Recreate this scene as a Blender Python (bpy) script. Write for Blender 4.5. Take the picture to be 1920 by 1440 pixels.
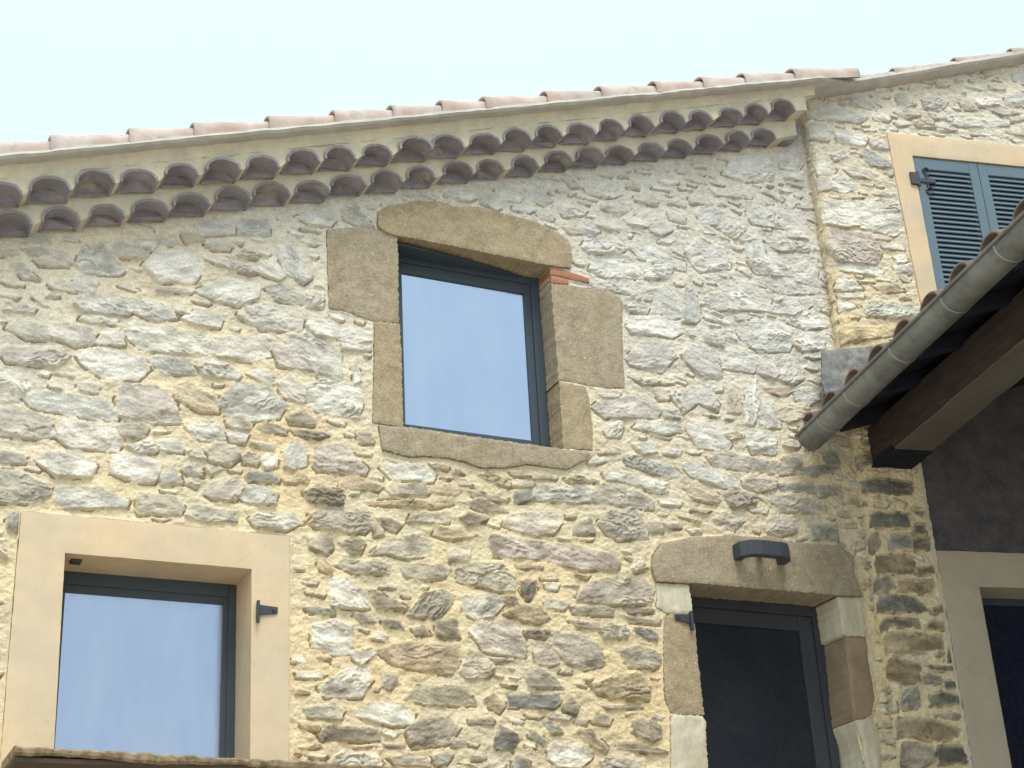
import bpy, bmesh, math, random
import numpy as np
from mathutils import Vector, Matrix
from mathutils.geometry import delaunay_2d_cdt

# ------------------------------------------------------------------ camera, world, sun, exposure
S = bpy.context.scene
for o in list(bpy.data.objects): bpy.data.objects.remove(o)
C = bpy.context.collection
CAM_H = 1.6
F_PX, PITCH, ROLL, YAW, DEL = 3003.84, 0.4293820, -0.0566801, 0.4569413, 0.1893363
DIST = 7.17925
cp, sp, cr, sr = math.cos(PITCH), math.sin(PITCH), math.cos(ROLL), math.sin(ROLL)
def cam_from_world(v):                       # world direction -> camera (right, down, forward)
    X, Y, Z = v
    x = math.cos(YAW)*X - math.sin(YAW)*Y; f = math.sin(YAW)*X + math.cos(YAW)*Y
    z = f*cp + Z*sp; yy = -(Z*cp - f*sp)
    return (x*cr - yy*sr, x*sr + yy*cr, z)
Mx = np.array([cam_from_world(e) for e in ((1,0,0),(0,1,0),(0,0,1))])     # rows = world axes in camera space
cam_loc = Vector((0, -DIST, CAM_H))
cam = bpy.data.cameras.new('camera'); camo = bpy.data.objects.new('camera', cam); C.objects.link(camo)
cam.sensor_fit = 'HORIZONTAL'; cam.sensor_width = 36.0; cam.lens = 36.0*F_PX/1920.0
cam.clip_start = 0.05; cam.clip_end = 3000
right, down, fwd = Vector(Mx[:,0]), Vector(Mx[:,1]), Vector(Mx[:,2])
m = Matrix((( right.x, -down.x, -fwd.x, cam_loc.x),(right.y, -down.y, -fwd.y, cam_loc.y),(right.z, -down.z, -fwd.z, cam_loc.z),(0,0,0,1)))
camo.matrix_world = m
S.camera = camo
S.render.resolution_x, S.render.resolution_y = 1024, 768
S.view_settings.view_transform = 'Standard'; S.view_settings.look = 'None'
S.view_settings.exposure = 0.18; S.view_settings.gamma = 1.0

SUN_EL, SUN_AZ = math.radians(63), math.radians(-4)     # azimuth measured from the facade normal, towards the left
w = bpy.data.worlds.new('World'); S.world = w; w.use_nodes = True
nt = w.node_tree; nt.nodes.clear()
out = nt.nodes.new('ShaderNodeOutputWorld'); bg = nt.nodes.new('ShaderNodeBackground'); nt.links.new(bg.outputs[0], out.inputs[0])
sky = nt.nodes.new('ShaderNodeTexSky'); sky.sky_type = 'NISHITA'; sky.sun_disc = False
sky.sun_elevation = SUN_EL; sky.sun_rotation = math.radians(180)+SUN_AZ; sky.dust_density = 4
tc = nt.nodes.new('ShaderNodeTexCoord'); sx = nt.nodes.new('ShaderNodeSeparateXYZ'); nt.links.new(tc.outputs['Generated'], sx.inputs[0])
rp = nt.nodes.new('ShaderNodeValToRGB'); nt.links.new(sx.outputs['Z'], rp.inputs[0])
e = rp.color_ramp.elements
e[0].position = 0.0; e[0].color = (7.2, 7.7, 8.0, 1); e[1].position = 1.0; e[1].color = (15.5, 16.3, 17.0, 1)
x_ = e.new(0.45); x_.color = (6.3, 7.9, 8.2, 1); x_ = e.new(0.68); x_.color = (7.0, 8.8, 9.2, 1)
mixs = nt.nodes.new('ShaderNodeMix'); mixs.data_type = 'RGBA'; mixs.inputs[0].default_value = 0.93
nt.links.new(sky.outputs[0], mixs.inputs[6]); nt.links.new(rp.outputs[0], mixs.inputs[7])
ns = nt.nodes.new('ShaderNodeTexNoise'); ns.inputs['Scale'].default_value = 2.2; ns.inputs['Detail'].default_value = 3
nt.links.new(tc.outputs['Generated'], ns.inputs[0])
mr = nt.nodes.new('ShaderNodeMapRange'); mr.inputs[3].default_value = 0.97; mr.inputs[4].default_value = 1.05; nt.links.new(ns.outputs[0], mr.inputs[0])
mu = nt.nodes.new('ShaderNodeVectorMath'); mu.operation = 'SCALE'; nt.links.new(mixs.outputs[2], mu.inputs[0]); nt.links.new(mr.outputs[0], mu.inputs[3])
nt.links.new(mu.outputs[0], bg.inputs[0]); bg.inputs[1].default_value = 0.118
sl = bpy.data.lights.new('sun', 'SUN'); sl.energy = 2.2; sl.angle = math.radians(26); sl.color = (1.0, 0.94, 0.84)
so = bpy.data.objects.new('sun', sl); C.objects.link(so)
sd = Vector((math.sin(SUN_AZ)*math.cos(SUN_EL), -math.cos(SUN_AZ)*math.cos(SUN_EL), math.sin(SUN_EL)))
so.rotation_euler = sd.to_track_quat('Z', 'Y').to_euler()

# ------------------------------------------------------------------ wall frames and measuring
class Frame:
    def __init__(s, O, u, n): s.O, s.u, s.n = Vector(O), Vector(u).normalized(), Vector(n).normalized()
    def P(s, a, z, off=0.0): return s.O + s.u*a + s.n*off + Vector((0, 0, z))
    def hit(s, px, py, off=0.0):            # point of this wall (at distance off in front) seen at a place of the photograph
        d = Vector(Mx @ np.array([(px-960)/F_PX, (py-720)/F_PX, 1.0]))
        Q = s.O + s.n*off
        t = ((Q-cam_loc).dot(s.n))/d.dot(s.n)
        R = cam_loc + d*t - s.O
        return (R.dot(s.u), R.z)
A = Frame((0,0,0), (1,0,0), (0,-1,0))
B = Frame((5.76,-0.08,0), (math.cos(DEL),-math.sin(DEL),0), (-math.sin(DEL),-math.cos(DEL),0))
RAKE = 0.343
def rk(c, s): return c + 1.6 + RAKE*s        # height of a raking line at s
def poly(fr, txt, ox=0, oy=0, k=3.0, off=0.0):
    return [fr.hit(ox+float(p.split(',')[0])/k, oy+float(p.split(',')[1])/k, off) for p in txt.split()]

# ------------------------------------------------------------------ tagging helpers
def link(name, me, mats, parent=None, smooth=True):
    o = bpy.data.objects.new(name, me); C.objects.link(o)
    for m_ in (mats if isinstance(mats, (list, tuple)) else [mats]): me.materials.append(m_)
    if parent: o.parent = parent; o.matrix_parent_inverse = parent.matrix_world.inverted()
    if smooth: me.polygons.foreach_set('use_smooth', [True]*len(me.polygons))
    return o
def tag(o, label=None, cat=None, group=None, kind=None):
    if label: o['label'] = label
    if cat: o['category'] = cat
    if group: o['group'] = group
    if kind: o['kind'] = kind
    return o
def empty(name, loc=(0,0,0)):
    o = bpy.data.objects.new(name, None); C.objects.link(o); o.location = loc
    bpy.context.view_layer.update(); return o
def mesh(verts, faces):
    me = bpy.data.meshes.new('m'); me.from_pydata([tuple(v) for v in verts], [], faces); me.update(); return me
class MB:
    def __init__(s): s.v, s.f = [], []
    def add(s, vs, fs):
        b = len(s.v); s.v += [Vector(v) for v in vs]; s.f += [tuple(b+i for i in f) for f in fs]; return s
    def box(s, fr, a0, a1, z0, z1, o0, o1, rz=0.0):
        vs = [fr.P(a, z + rz*a, o) for a in (a0,a1) for z in (z0,z1) for o in (o0,o1)]
        return s.add(vs, [(0,1,3,2),(4,6,7,5),(0,4,5,1),(2,3,7,6),(0,2,6,4),(1,5,7,3)])
    def build(s, name, mat, parent=None, bevel=0.0, smooth=False, seg=2):
        me = mesh(s.v, s.f)
        bm = bmesh.new(); bm.from_mesh(me); bmesh.ops.recalc_face_normals(bm, faces=bm.faces)
        if bevel:
            bmesh.ops.bevel(bm, geom=[e_ for e_ in bm.edges if len(e_.link_faces)==2 and e_.calc_face_angle(0)>0.5], offset=bevel, segments=seg, affect='EDGES', profile=0.5, clamp_overlap=True)
        bm.to_mesh(me); bm.free()
        return link(name, me, mat, parent, smooth)
def tube(pts, r, n=10, closed=False):
    mb = MB(); pts = [Vector(p) for p in pts]; rings = []
    for i, p in enumerate(pts):
        t = (pts[min(i+1,len(pts)-1)] - pts[max(i-1,0)]).normalized()
        a = t.cross(Vector((0,0,1)));  a = a.normalized() if a.length > 1e-3 else Vector((1,0,0))
        b = t.cross(a).normalized()
        rings.append([p + (a*math.cos(2*math.pi*k/n)+b*math.sin(2*math.pi*k/n))*r for k in range(n)])
    vs = [v for rg in rings for v in rg]; fs = []
    for i in range(len(pts)-1):
        for k in range(n): fs.append((i*n+k, i*n+(k+1)%n, (i+1)*n+(k+1)%n, (i+1)*n+k))
    fs += [tuple(range(n)), tuple(range((len(pts)-1)*n, len(pts)*n))]
    return mb.add(vs, fs)

# ------------------------------------------------------------------ numpy noise
def vnoise(x, y, seed):
    rs = np.random.RandomState(seed); T = rs.rand(256, 256).astype(np.float32)
    xi = np.floor(x).astype(np.int64); yi = np.floor(y).astype(np.int64)
    fx = (x-xi); fy = (y-yi); fx = fx*fx*fx*(fx*(fx*6-15)+10); fy = fy*fy*fy*(fy*(fy*6-15)+10)
    a = T[xi & 255, yi & 255]; b = T[(xi+1) & 255, yi & 255]; c = T[xi & 255, (yi+1) & 255]; d = T[(xi+1) & 255, (yi+1) & 255]
    return (a*(1-fx)+b*fx)*(1-fy)+(c*(1-fx)+d*fx)*fy
def fbm(x, y, seed, o=4):
    s = 0; a = .5; n = 0
    for i in range(o):
        s = s + a*vnoise(x*2**i + 17.3*i, y*2**i + 5.1*i, seed+i); n += a; a *= .5
    return s/n - .5
def sst(e0, e1, x):
    t = np.clip((x-e0)/(e1-e0), 0, 1); return t*t*(3-2*t)
def sdf(P, x, y):
    P = np.array(P); n = len(P); d = np.full(x.shape, 1e9); ins = np.zeros(x.shape, bool)
    for i in range(n):
        ax, ay = P[i]; bx, by = P[(i+1) % n]; ex, ey = bx-ax, by-ay
        t = np.clip(((x-ax)*ex+(y-ay)*ey)/(ex*ex+ey*ey+1e-12), 0, 1)
        d = np.minimum(d, (x-ax-t*ex)**2+(y-ay-t*ey)**2)
        if abs(ey) > 1e-9: ins ^= ((ay > y) != (by > y)) & (x < ex*(y-ay)/ey + ax)
    d = np.sqrt(d); return np.where(ins, d, -d)      # positive inside

# ------------------------------------------------------------------ materials
def N(t, typ, **kw):
    n = t.nodes.new(typ)
    for k, v in kw.items(): n.inputs[k.replace('_', ' ')].default_value = v
    return n
def mat(name, col, rough=.9, metal=0.0, col2=None, scale=8.0, detail=6, bump=.0, bscale=60.0, bdist=.004, spec=.3, attr=None, spots=None, stretch=(1,1,1), var=None, lines=None, pits=None):
    m_ = bpy.data.materials.new(name); m_.use_nodes = True; t = m_.node_tree; L = t.links.new
    p = t.nodes['Principled BSDF']; p.inputs['Roughness'].default_value = rough; p.inputs['Metallic'].default_value = metal
    p.inputs['Specular IOR Level'].default_value = spec
    tc = t.nodes.new('ShaderNodeTexCoord'); mp = t.nodes.new('ShaderNodeMapping'); mp.inputs['Scale'].default_value = stretch; L(tc.outputs['Object'], mp.inputs[0])
    co = mp.outputs[0]
    if attr:
        an = t.nodes.new('ShaderNodeAttribute'); an.attribute_name = attr; base = an.outputs['Color']
    else:
        rgb = t.nodes.new('ShaderNodeRGB'); rgb.outputs[0].default_value = (*col, 1); base = rgb.outputs[0]
    if col2:
        n = N(t, 'ShaderNodeTexNoise', Scale=scale, Detail=detail, Roughness=.65); L(co, n.inputs[0])
        r = t.nodes.new('ShaderNodeMapRange'); r.inputs[1].default_value = .38; r.inputs[2].default_value = .64; L(n.outputs[0], r.inputs[0])
        mx = t.nodes.new('ShaderNodeMix'); mx.data_type = 'RGBA'; L(r.outputs[0], mx.inputs[0]); L(base, mx.inputs[6]); mx.inputs[7].default_value = (*col2, 1); base = mx.outputs[2]
    if spots:
        n = N(t, 'ShaderNodeTexNoise', Scale=spots[1], Detail=2); L(co, n.inputs[0])
        r = t.nodes.new('ShaderNodeMapRange'); r.inputs[1].default_value = spots[2]; r.inputs[2].default_value = spots[2]+.05; L(n.outputs[0], r.inputs[0])
        mx = t.nodes.new('ShaderNodeMix'); mx.data_type = 'RGBA'; L(r.outputs[0], mx.inputs[0]); L(base, mx.inputs[6]); mx.inputs[7].default_value = (*spots[0], 1); base = mx.outputs[2]
    if lines:
        n = N(t, 'ShaderNodeTexNoise', Scale=lines[0], Detail=3, Distortion=1.2); L(co, n.inputs[0])
        sb = t.nodes.new('ShaderNodeMath'); sb.operation = 'SUBTRACT'; sb.inputs[1].default_value = .5; L(n.outputs[0], sb.inputs[0])
        ab = t.nodes.new('ShaderNodeMath'); ab.operation = 'ABSOLUTE'; L(sb.outputs[0], ab.inputs[0])
        r = t.nodes.new('ShaderNodeMapRange'); r.inputs[1].default_value = .0; r.inputs[2].default_value = lines[1]; r.inputs[3].default_value = lines[2]; r.inputs[4].default_value = 0; L(ab.outputs[0], r.inputs[0])
        mx = t.nodes.new('ShaderNodeMix'); mx.data_type = 'RGBA'; L(r.outputs[0], mx.inputs[0]); L(base, mx.inputs[6]); mx.inputs[7].default_value = (*lines[3], 1); base = mx.outputs[2]
    if pits:
        n = N(t, 'ShaderNodeTexNoise', Scale=pits[0], Detail=3, Roughness=.7); L(co, n.inputs[0])
        r = t.nodes.new('ShaderNodeMapRange'); r.inputs[1].default_value = pits[1]; r.inputs[2].default_value = pits[1]+.06; r.inputs[4].default_value = .7; L(n.outputs[0], r.inputs[0])
        mx = t.nodes.new('ShaderNodeMix'); mx.data_type = 'RGBA'; L(r.outputs[0], mx.inputs[0]); L(base, mx.inputs[6]); mx.inputs[7].default_value = (*[c*.5 for c in col], 1); base = mx.outputs[2]
    if var:
        n = N(t, 'ShaderNodeTexNoise', Scale=var[0], Detail=5, Roughness=.7); L(co, n.inputs[0])
        r = t.nodes.new('ShaderNodeMapRange'); r.inputs[1].default_value = .3; r.inputs[2].default_value = .7; r.inputs[3].default_value = 1-var[1]; r.inputs[4].default_value = 1+var[1]; L(n.outputs[0], r.inputs[0])
        vm = t.nodes.new('ShaderNodeVectorMath'); vm.operation = 'SCALE'; L(base, vm.inputs[0]); L(r.outputs[0], vm.inputs[3]); base = vm.outputs[0]
    L(base, p.inputs['Base Color'])
    if bump:
        n = N(t, 'ShaderNodeTexNoise', Scale=bscale, Detail=6, Roughness=.7); L(co, n.inputs[0])
        b = t.nodes.new('ShaderNodeBump'); b.inputs['Strength'].default_value = bump; b.inputs['Distance'].default_value = bdist; L(n.outputs[0], b.inputs['Height']); L(b.outputs[0], p.inputs['Normal'])
    return m_
M = {}
M['rubble'] = mat('rubble', (1,1,1), .95, attr='Col', bump=.9, bscale=70, bdist=.007, var=(110, .22), spec=.15)
M['sand'] = mat('sandstone', pits=(60, .66), lines=(3.0,.012,.45,(.24,.19,.13)), col= (.53,.43,.29), rough=.95, col2=(.42,.335,.22), scale=16, bump=1.0, bscale=110, bdist=.008, spots=((.55,.48,.36), 44, .69), var=(90, .26), spec=.15)
M['sandgray'] = mat('grey_sandstone', pits=(50, .64), lines=(2.4,.012,.4,(.24,.2,.15)), col=(.49,.415,.305), rough=.95, col2=(.40,.325,.225), scale=11, bump=1.0, bscale=90, bdist=.008, spots=((.60,.55,.45), 38, .68), var=(70, .24), spec=.15)
M['sandred'] = mat('red_sandstone', pits=(40, .68), col= (.40,.295,.20), rough=.95, col2=(.29,.22,.15), scale=4, bump=.6, bscale=60, bdist=.005, var=(120, .14), spec=.15)
M['pale'] = mat('pale_stone', pits=(26, .68), lines=(6,.012,.3,(.5,.43,.3)), col= (.74,.69,.55), rough=.95, col2=(.58,.52,.39), scale=5, stretch=(3,3,.7), bump=.5, bscale=50, bdist=.004, var=(90, .08), spec=.15)
M['render'] = mat('tan_render', lines=(2.6,.008,.22,(.55,.43,.29)), pits=(24,.70), col= (.76,.585,.39), rough=.92, col2=(.65,.55,.41), scale=2.4, bump=.35, bscale=160, bdist=.002, var=(5, .07), spec=.15)
M['render2'] = mat('beige_render', lines=(1.6,.008,.28,(.38,.33,.26)), col= (.55,.48,.38), rough=.92, col2=(.50,.43,.34), scale=2.4, bump=.3, bscale=160, bdist=.002, var=(9, .05), spec=.15)
M['mortar'] = mat('cornice_mortar', (.72,.65,.50), .95, col2=(.60,.55,.44), scale=5, bump=.5, bscale=45, bdist=.006, var=(14, .1), spec=.1)
M['slab'] = mat('verge_mortar', (.58,.55,.50), .95, col2=(.48,.46,.43), scale=6, bump=.5, bscale=45, bdist=.006, var=(14, .1), spec=.1)
M['gray'] = mat('grey_render', (.14,.13,.135), .95, col2=(.095,.09,.10), scale=9, var=(40,.15), bump=.9, bscale=120, bdist=.004, spec=.1)
M['tile'] = mat('terracotta', spots=((.42,.38,.33), 9, .62), pits=(18,.66), col= (.35,.305,.325), rough=.9, col2=(.26,.255,.285), scale=11, bump=.5, bscale=60, bdist=.003, var=(6, .25), spec=.15)
M['vtile'] = mat('verge_terracotta', spots=((.44,.40,.34), 12, .58), col= (.50,.37,.32), rough=.85, col2=(.58,.51,.48), scale=7, bump=.35, bscale=60, bdist=.002, var=(4, .14), spec=.2)
M['brick'] = mat('brick', (.50,.22,.13), .9, col2=(.40,.20,.13), scale=12, bump=.5, bscale=60, spec=.1)
M['frame'] = mat('anthracite_aluminium', (.060,.080,.105), .42, 0, var=(3,.06), spec=.4)
M['soffit'] = mat('dark_frame', (.04,.06,.08), .5, spec=.3)
M['leaf'] = mat('door_aluminium', (.050,.055,.070), .5, var=(3,.06), spec=.35)
M['shutter'] = mat('shutter_paint', (.135,.20,.25), .55, var=(4,.05), spec=.35)
M['iron'] = mat('grey_iron', (.07,.075,.09), .5, .3, var=(20,.1), spec=.4)
M['lamp'] = mat('lamp_graphite', (.055,.065,.08), .55, .0, var=(8,.08), bump=.15, bscale=300, bdist=.001, spec=.4)
M['wood'] = mat('beam_wood_lit', (.155,.145,.13), .85, col2=(.13,.11,.09), scale=6, stretch=(1,.15,6), bump=.5, bscale=30, spec=.1)  # lit copy of the beam wood, ground bounce put into the colour
M['bwood'] = mat('beam_wood_shaded', (.085,.06,.05), .85, col2=(.05,.042,.045), scale=6, stretch=(1,1,6), bump=.4, bscale=30, spec=.1)  # shaded copy of the beam wood, for sides kept from the sky
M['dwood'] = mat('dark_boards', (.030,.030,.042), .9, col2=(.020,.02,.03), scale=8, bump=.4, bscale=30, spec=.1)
M['slate'] = mat('slate', (.15,.155,.18), .75, col2=(.36,.35,.31), scale=9, bump=.6, bscale=25, bdist=.006, var=(30,.15), spec=.3)
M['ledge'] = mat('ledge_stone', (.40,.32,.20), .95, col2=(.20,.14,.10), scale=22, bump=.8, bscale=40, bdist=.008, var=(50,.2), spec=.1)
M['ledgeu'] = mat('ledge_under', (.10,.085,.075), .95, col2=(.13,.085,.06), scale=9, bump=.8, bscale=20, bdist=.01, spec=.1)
M['ground'] = mat('gravel', (.42,.38,.31), .95, col2=(.34,.31,.26), scale=3, bump=.5, bscale=40, bdist=.01)
M['dark'] = mat('dark_interior', (.01,.012,.02), .8)
def zinc():
    m_ = mat('weathered_zinc', (.30,.315,.32), .5, .6, col2=(.20,.21,.21), scale=5, bump=.25, bscale=70, bdist=.002, var=(18,.16), spec=.5)
    return m_
M['zinc'] = zinc()
M['solder'] = mat('gutter_band', (.34,.36,.35), .38, .75)
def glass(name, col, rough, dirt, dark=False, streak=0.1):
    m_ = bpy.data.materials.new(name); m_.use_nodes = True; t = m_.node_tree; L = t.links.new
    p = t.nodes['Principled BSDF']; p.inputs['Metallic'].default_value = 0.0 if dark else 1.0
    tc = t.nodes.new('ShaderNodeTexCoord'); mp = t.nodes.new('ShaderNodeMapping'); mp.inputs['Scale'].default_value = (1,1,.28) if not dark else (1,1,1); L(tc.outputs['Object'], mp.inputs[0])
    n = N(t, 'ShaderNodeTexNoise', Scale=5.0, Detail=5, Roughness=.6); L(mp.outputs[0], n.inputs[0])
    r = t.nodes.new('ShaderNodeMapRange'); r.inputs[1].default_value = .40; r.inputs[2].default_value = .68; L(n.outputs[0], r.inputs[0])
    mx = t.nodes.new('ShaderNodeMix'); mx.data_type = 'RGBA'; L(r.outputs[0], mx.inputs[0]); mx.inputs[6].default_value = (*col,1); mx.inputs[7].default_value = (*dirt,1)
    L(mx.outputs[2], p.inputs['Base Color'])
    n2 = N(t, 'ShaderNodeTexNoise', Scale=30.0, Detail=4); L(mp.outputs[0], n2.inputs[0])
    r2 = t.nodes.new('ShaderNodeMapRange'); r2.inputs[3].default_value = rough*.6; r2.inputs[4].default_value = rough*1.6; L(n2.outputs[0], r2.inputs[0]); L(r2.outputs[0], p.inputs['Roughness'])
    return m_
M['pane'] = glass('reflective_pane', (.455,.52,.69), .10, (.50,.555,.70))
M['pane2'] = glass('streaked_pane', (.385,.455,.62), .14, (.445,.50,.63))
M['dpane'] = glass('dark_pane', (.016,.019,.028), .3, (.022,.025,.034), dark=True)
M['npane'] = glass('navy_pane', (.008,.012,.035), .25, (.010,.015,.040), dark=True)

# ------------------------------------------------------------------ stones traced on the photograph
T7 = """g60,60 130,0 400,0 420,90 300,120 100,90|g410,40 470,60 470,125 430,130|d430,30 510,40 580,70 540,110 480,90|g620,60 650,0 850,0 830,65|d905,30 960,0 1065,25 1040,50 960,70|p1160,80 1180,10 1440,0 1480,60 1420,120 1330,130|p1695,60 1760,0 1880,-20 1940,60 1960,150 1800,150 1740,120|g1570,60 1640,40 1660,120 1540,130|g55,130 170,120 190,200 150,240 70,200|d240,170 310,135 370,170 345,235 290,240|g390,250 500,160 640,130 740,160 735,245 610,260 500,235|g840,220 880,195 965,205 960,270 850,280|t760,130 800,80 950,90 1010,130 940,150 850,155|p1065,180 1090,120 1370,170 1400,240 1350,270 1110,250|p1380,170 1520,180 1740,230 1800,290 1780,330 1600,320 1410,280|g215,300 250,260 510,290 500,350 330,355|t100,270 150,255 185,320 180,350 120,320|g570,290 800,290 850,320 820,380 700,380 600,370|g870,330 960,285 1130,280 1215,370 1210,450 1100,445 890,385|d1210,290 1355,300 1360,325 1240,320|d1240,385 1340,380 1335,460 1290,500 1250,450|g1560,500 1620,400 1760,370 1940,370 1995,440 1970,520 1750,520|w1380,510 1410,490 1500,495 1510,530 1480,550 1400,545|g1535,525 1700,515 1765,540 1760,590 1550,575|w170,380 260,370 380,450 390,545 180,530|d370,430 450,440 600,530 590,555 440,540|g610,580 700,460 800,440 880,470 840,540 780,590 680,590|w920,470 1100,460 1180,500 1080,590 990,600 930,570|t1130,470 1220,470 1225,520 1170,520|b30,530 190,540 195,585 60,570|t1150,570 1240,520 1360,525 1410,600 1340,640 1230,600|d450,590 560,610 595,670 480,640|g300,560 400,570 425,620 350,620|d640,650 700,640 735,690 660,695|d775,640 800,600 890,600 900,710 850,715 780,690|d1500,600 1680,620 1695,660 1580,655|g1690,650 1760,635 1850,660 1840,710 1720,710|p960,670 1050,600 1200,620 1270,720 1275,820 1150,800 1040,780|d1270,655 1400,655 1420,690 1380,710 1280,700|g1435,670 1600,690 1690,740 1710,860 1600,880 1500,840 1440,770|w70,640 200,610 300,640 300,800 200,800 80,760|w400,710 450,675 500,700 480,725|t430,780 600,730 900,740 900,860 850,920 620,880 540,860|w290,790 400,760 430,800 350,855 310,830|g900,900 960,780 1040,800 1100,890 1060,935 940,940|b1045,815 1190,820 1215,840 1120,850|g1330,780 1400,740 1460,780 1460,850 1400,865 1340,850|w110,990 290,870 380,860 410,950 350,1040 160,1045|g470,910 550,900 555,970 510,1000 470,980|d590,1050 680,970 940,980 985,1090 740,1085|g1260,880 1340,870 1440,930 1480,990 1300,985|b1175,1020 1460,1020 1465,1080 1420,1110 1190,1100|d1490,1080 1540,1050 1575,1090 1550,1140 1500,1120|t1035,1060 1100,1020 1160,1080 1130,1130 1080,1100|t1640,970 1800,920 1940,900 1970,1000 1970,1060 1760,1050 1690,1020|d1690,1085 1920,1075 1940,1105 1740,1115|g20,1100 200,1080 245,1120 230,1170 60,1160|w320,1150 400,1070 570,1080 650,1140 640,1200 520,1200|t0,1180 60,1190 110,1220 100,1240 30,1220|d110,1250 180,1200 440,1210 450,1290 140,1290|g600,1230 700,1150 840,1150 900,1220 850,1300 650,1330|g850,1270 930,1280 940,1320 870,1320|b1090,1310 1130,1190 1250,1270 1200,1350 1110,1340|d1270,1130 1370,1150 1350,1165 1290,1155|g1400,1150 1440,1125 1530,1150 1510,1175 1420,1165|b1360,1175 1420,1170 1475,1245 1420,1240|b1290,1230 1330,1230 1395,1290 1370,1320 1300,1270|d1645,1170 1680,1130 1760,1160 1740,1200 1660,1190|w1400,1340 1440,1290 1620,1310 1650,1380 1580,1440 1470,1430 1410,1390|t1560,1230 1640,1220 1740,1330 1720,1360 1620,1300|d470,1300 590,1300 590,1335 490,1330|t0,1320 110,1300 130,1330 20,1335|w170,1400 250,1340 420,1350 470,1420 440,1450 180,1450|g510,1390 620,1360 740,1390 730,1430 560,1430|b755,1370 830,1345 870,1370 830,1410 780,1425|b965,1365 1050,1370 1050,1395 980,1395|b1205,1400 1240,1370 1300,1400 1290,1450 1210,1450|p1035,1430 1090,1405 1150,1420 1150,1450 1040,1450|g1695,1400 1780,1370 1920,1400 1940,1450 1720,1450"""
T4 = """w1110,80 1260,20 1450,40 1440,120 1330,150 1230,125|p1500,60 1600,50 1700,100 1680,145 1560,120|w1730,90 1810,90 1800,160 1730,160|l430,150 460,90 700,120 730,190 700,215 480,195|l710,120 940,150 980,235 860,230 770,200|w980,160 1070,170 1050,200 1000,190|l1030,235 1090,180 1250,215 1220,280 1110,260|w460,240 490,205 650,220 640,270 520,255|g50,290 100,240 240,270 270,350 150,335|p275,330 300,260 500,270 530,370 420,380|w555,370 590,290 680,310 690,380|w700,310 760,250 960,290 1190,330 1200,430 950,420 800,400|w1190,340 1490,330 1510,440 1400,465 1230,440|w1350,220 1400,160 1550,160 1690,240 1680,300 1480,290|w1740,270 1770,240 1890,260 1890,335 1780,320|p0,420 60,390 320,400 380,440 310,500 60,480|w430,430 600,400 800,450 830,520 760,575 600,565 480,500|l840,470 900,440 1050,460 1090,540 940,540|w1100,470 1220,450 1350,540 1320,575 1160,560|w1400,550 1470,520 1550,590 1500,600|p1540,380 1640,400 1780,500 1760,520 1580,500|w1560,330 1800,330 1900,420 1910,570 1790,560 1760,490 1640,390|w1570,600 1640,560 1710,620 1700,700 1600,670|w1735,610 1830,590 2000,600 2030,700 2000,790 1800,750 1740,700|p660,690 700,600 880,620 960,680 1020,820 860,810 680,780|t990,610 1070,600 1210,680 1220,760 1130,750 1000,690|l1240,700 1330,590 1500,620 1600,710 1560,790 1400,800 1280,780|w0,560 60,540 180,590 120,640 0,620|l150,690 240,640 560,680 660,760 650,800 500,790 200,740|g-60,760 100,740 260,790 290,890 200,900 -60,880|w300,880 380,800 620,820 680,920 650,980 400,950|g670,840 720,810 830,830 800,900 700,900|w1060,850 1130,810 1220,820 1260,910 1130,910|g1280,800 1360,785 1410,830 1390,860 1300,845|w1280,870 1330,850 1390,880 1370,930 1300,920|d1460,840 1500,820 1600,850 1600,885 1500,870|d1630,780 1700,760 1770,800 1750,830 1650,820|d1650,850 1780,865 1840,890 1760,900 1680,885|g0,1000 50,970 130,1010 120,1040 30,1040|w210,1030 290,980 440,980 530,1060 500,1120 330,1110|w630,1060 650,990 800,1000 900,1060 860,1150 760,1140 640,1100|w720,950 840,910 870,980 790,980|l880,920 1010,910 1020,990 900,970|p1060,980 1120,960 1150,1020 1080,1010|g1170,980 1210,940 1320,950 1340,1010 1290,1055 1190,1030|b1010,1080 1070,1070 1150,1120 1070,1115|l900,1110 980,1060 1020,1160 920,1160|g1160,1080 1220,1060 1245,1080 1190,1110|g1370,1010 1400,990 1450,1000 1440,1050 1380,1045|w1475,1030 1500,1000 1560,1000 1550,1060 1490,1070|l1600,980 1650,930 1720,960 1715,1050 1650,1080 1605,1060|b1390,1120 1430,1090 1565,1110 1560,1155 1410,1150|t1595,1120 1650,1090 1730,1130 1720,1160 1610,1155|p1145,1220 1200,1150 1330,1130 1370,1170 1320,1250 1200,1245|l1350,1230 1380,1170 1500,1180 1550,1230 1540,1275 1400,1265|g-40,1080 90,1090 270,1180 270,1220 180,1260 -40,1260|l320,1260 330,1180 560,1190 710,1260 700,1300 380,1300|g780,1240 800,1210 980,1240 1030,1300 1000,1340 790,1330|g1040,1350 1080,1280 1330,1310 1325,1380 1150,1375|w1410,1360 1460,1320 1640,1330 1700,1390 1600,1420 1450,1410|g1740,1340 1830,1290 2000,1300 2090,1390 2040,1440 1850,1410|d1710,1210 1800,1170 1920,1200 1920,1280 1750,1270|p1770,1050 1780,960 1920,940 2060,1080 2040,1110 1800,1090|b45,1330 120,1320 115,1400 90,1430 50,1400"""
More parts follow.
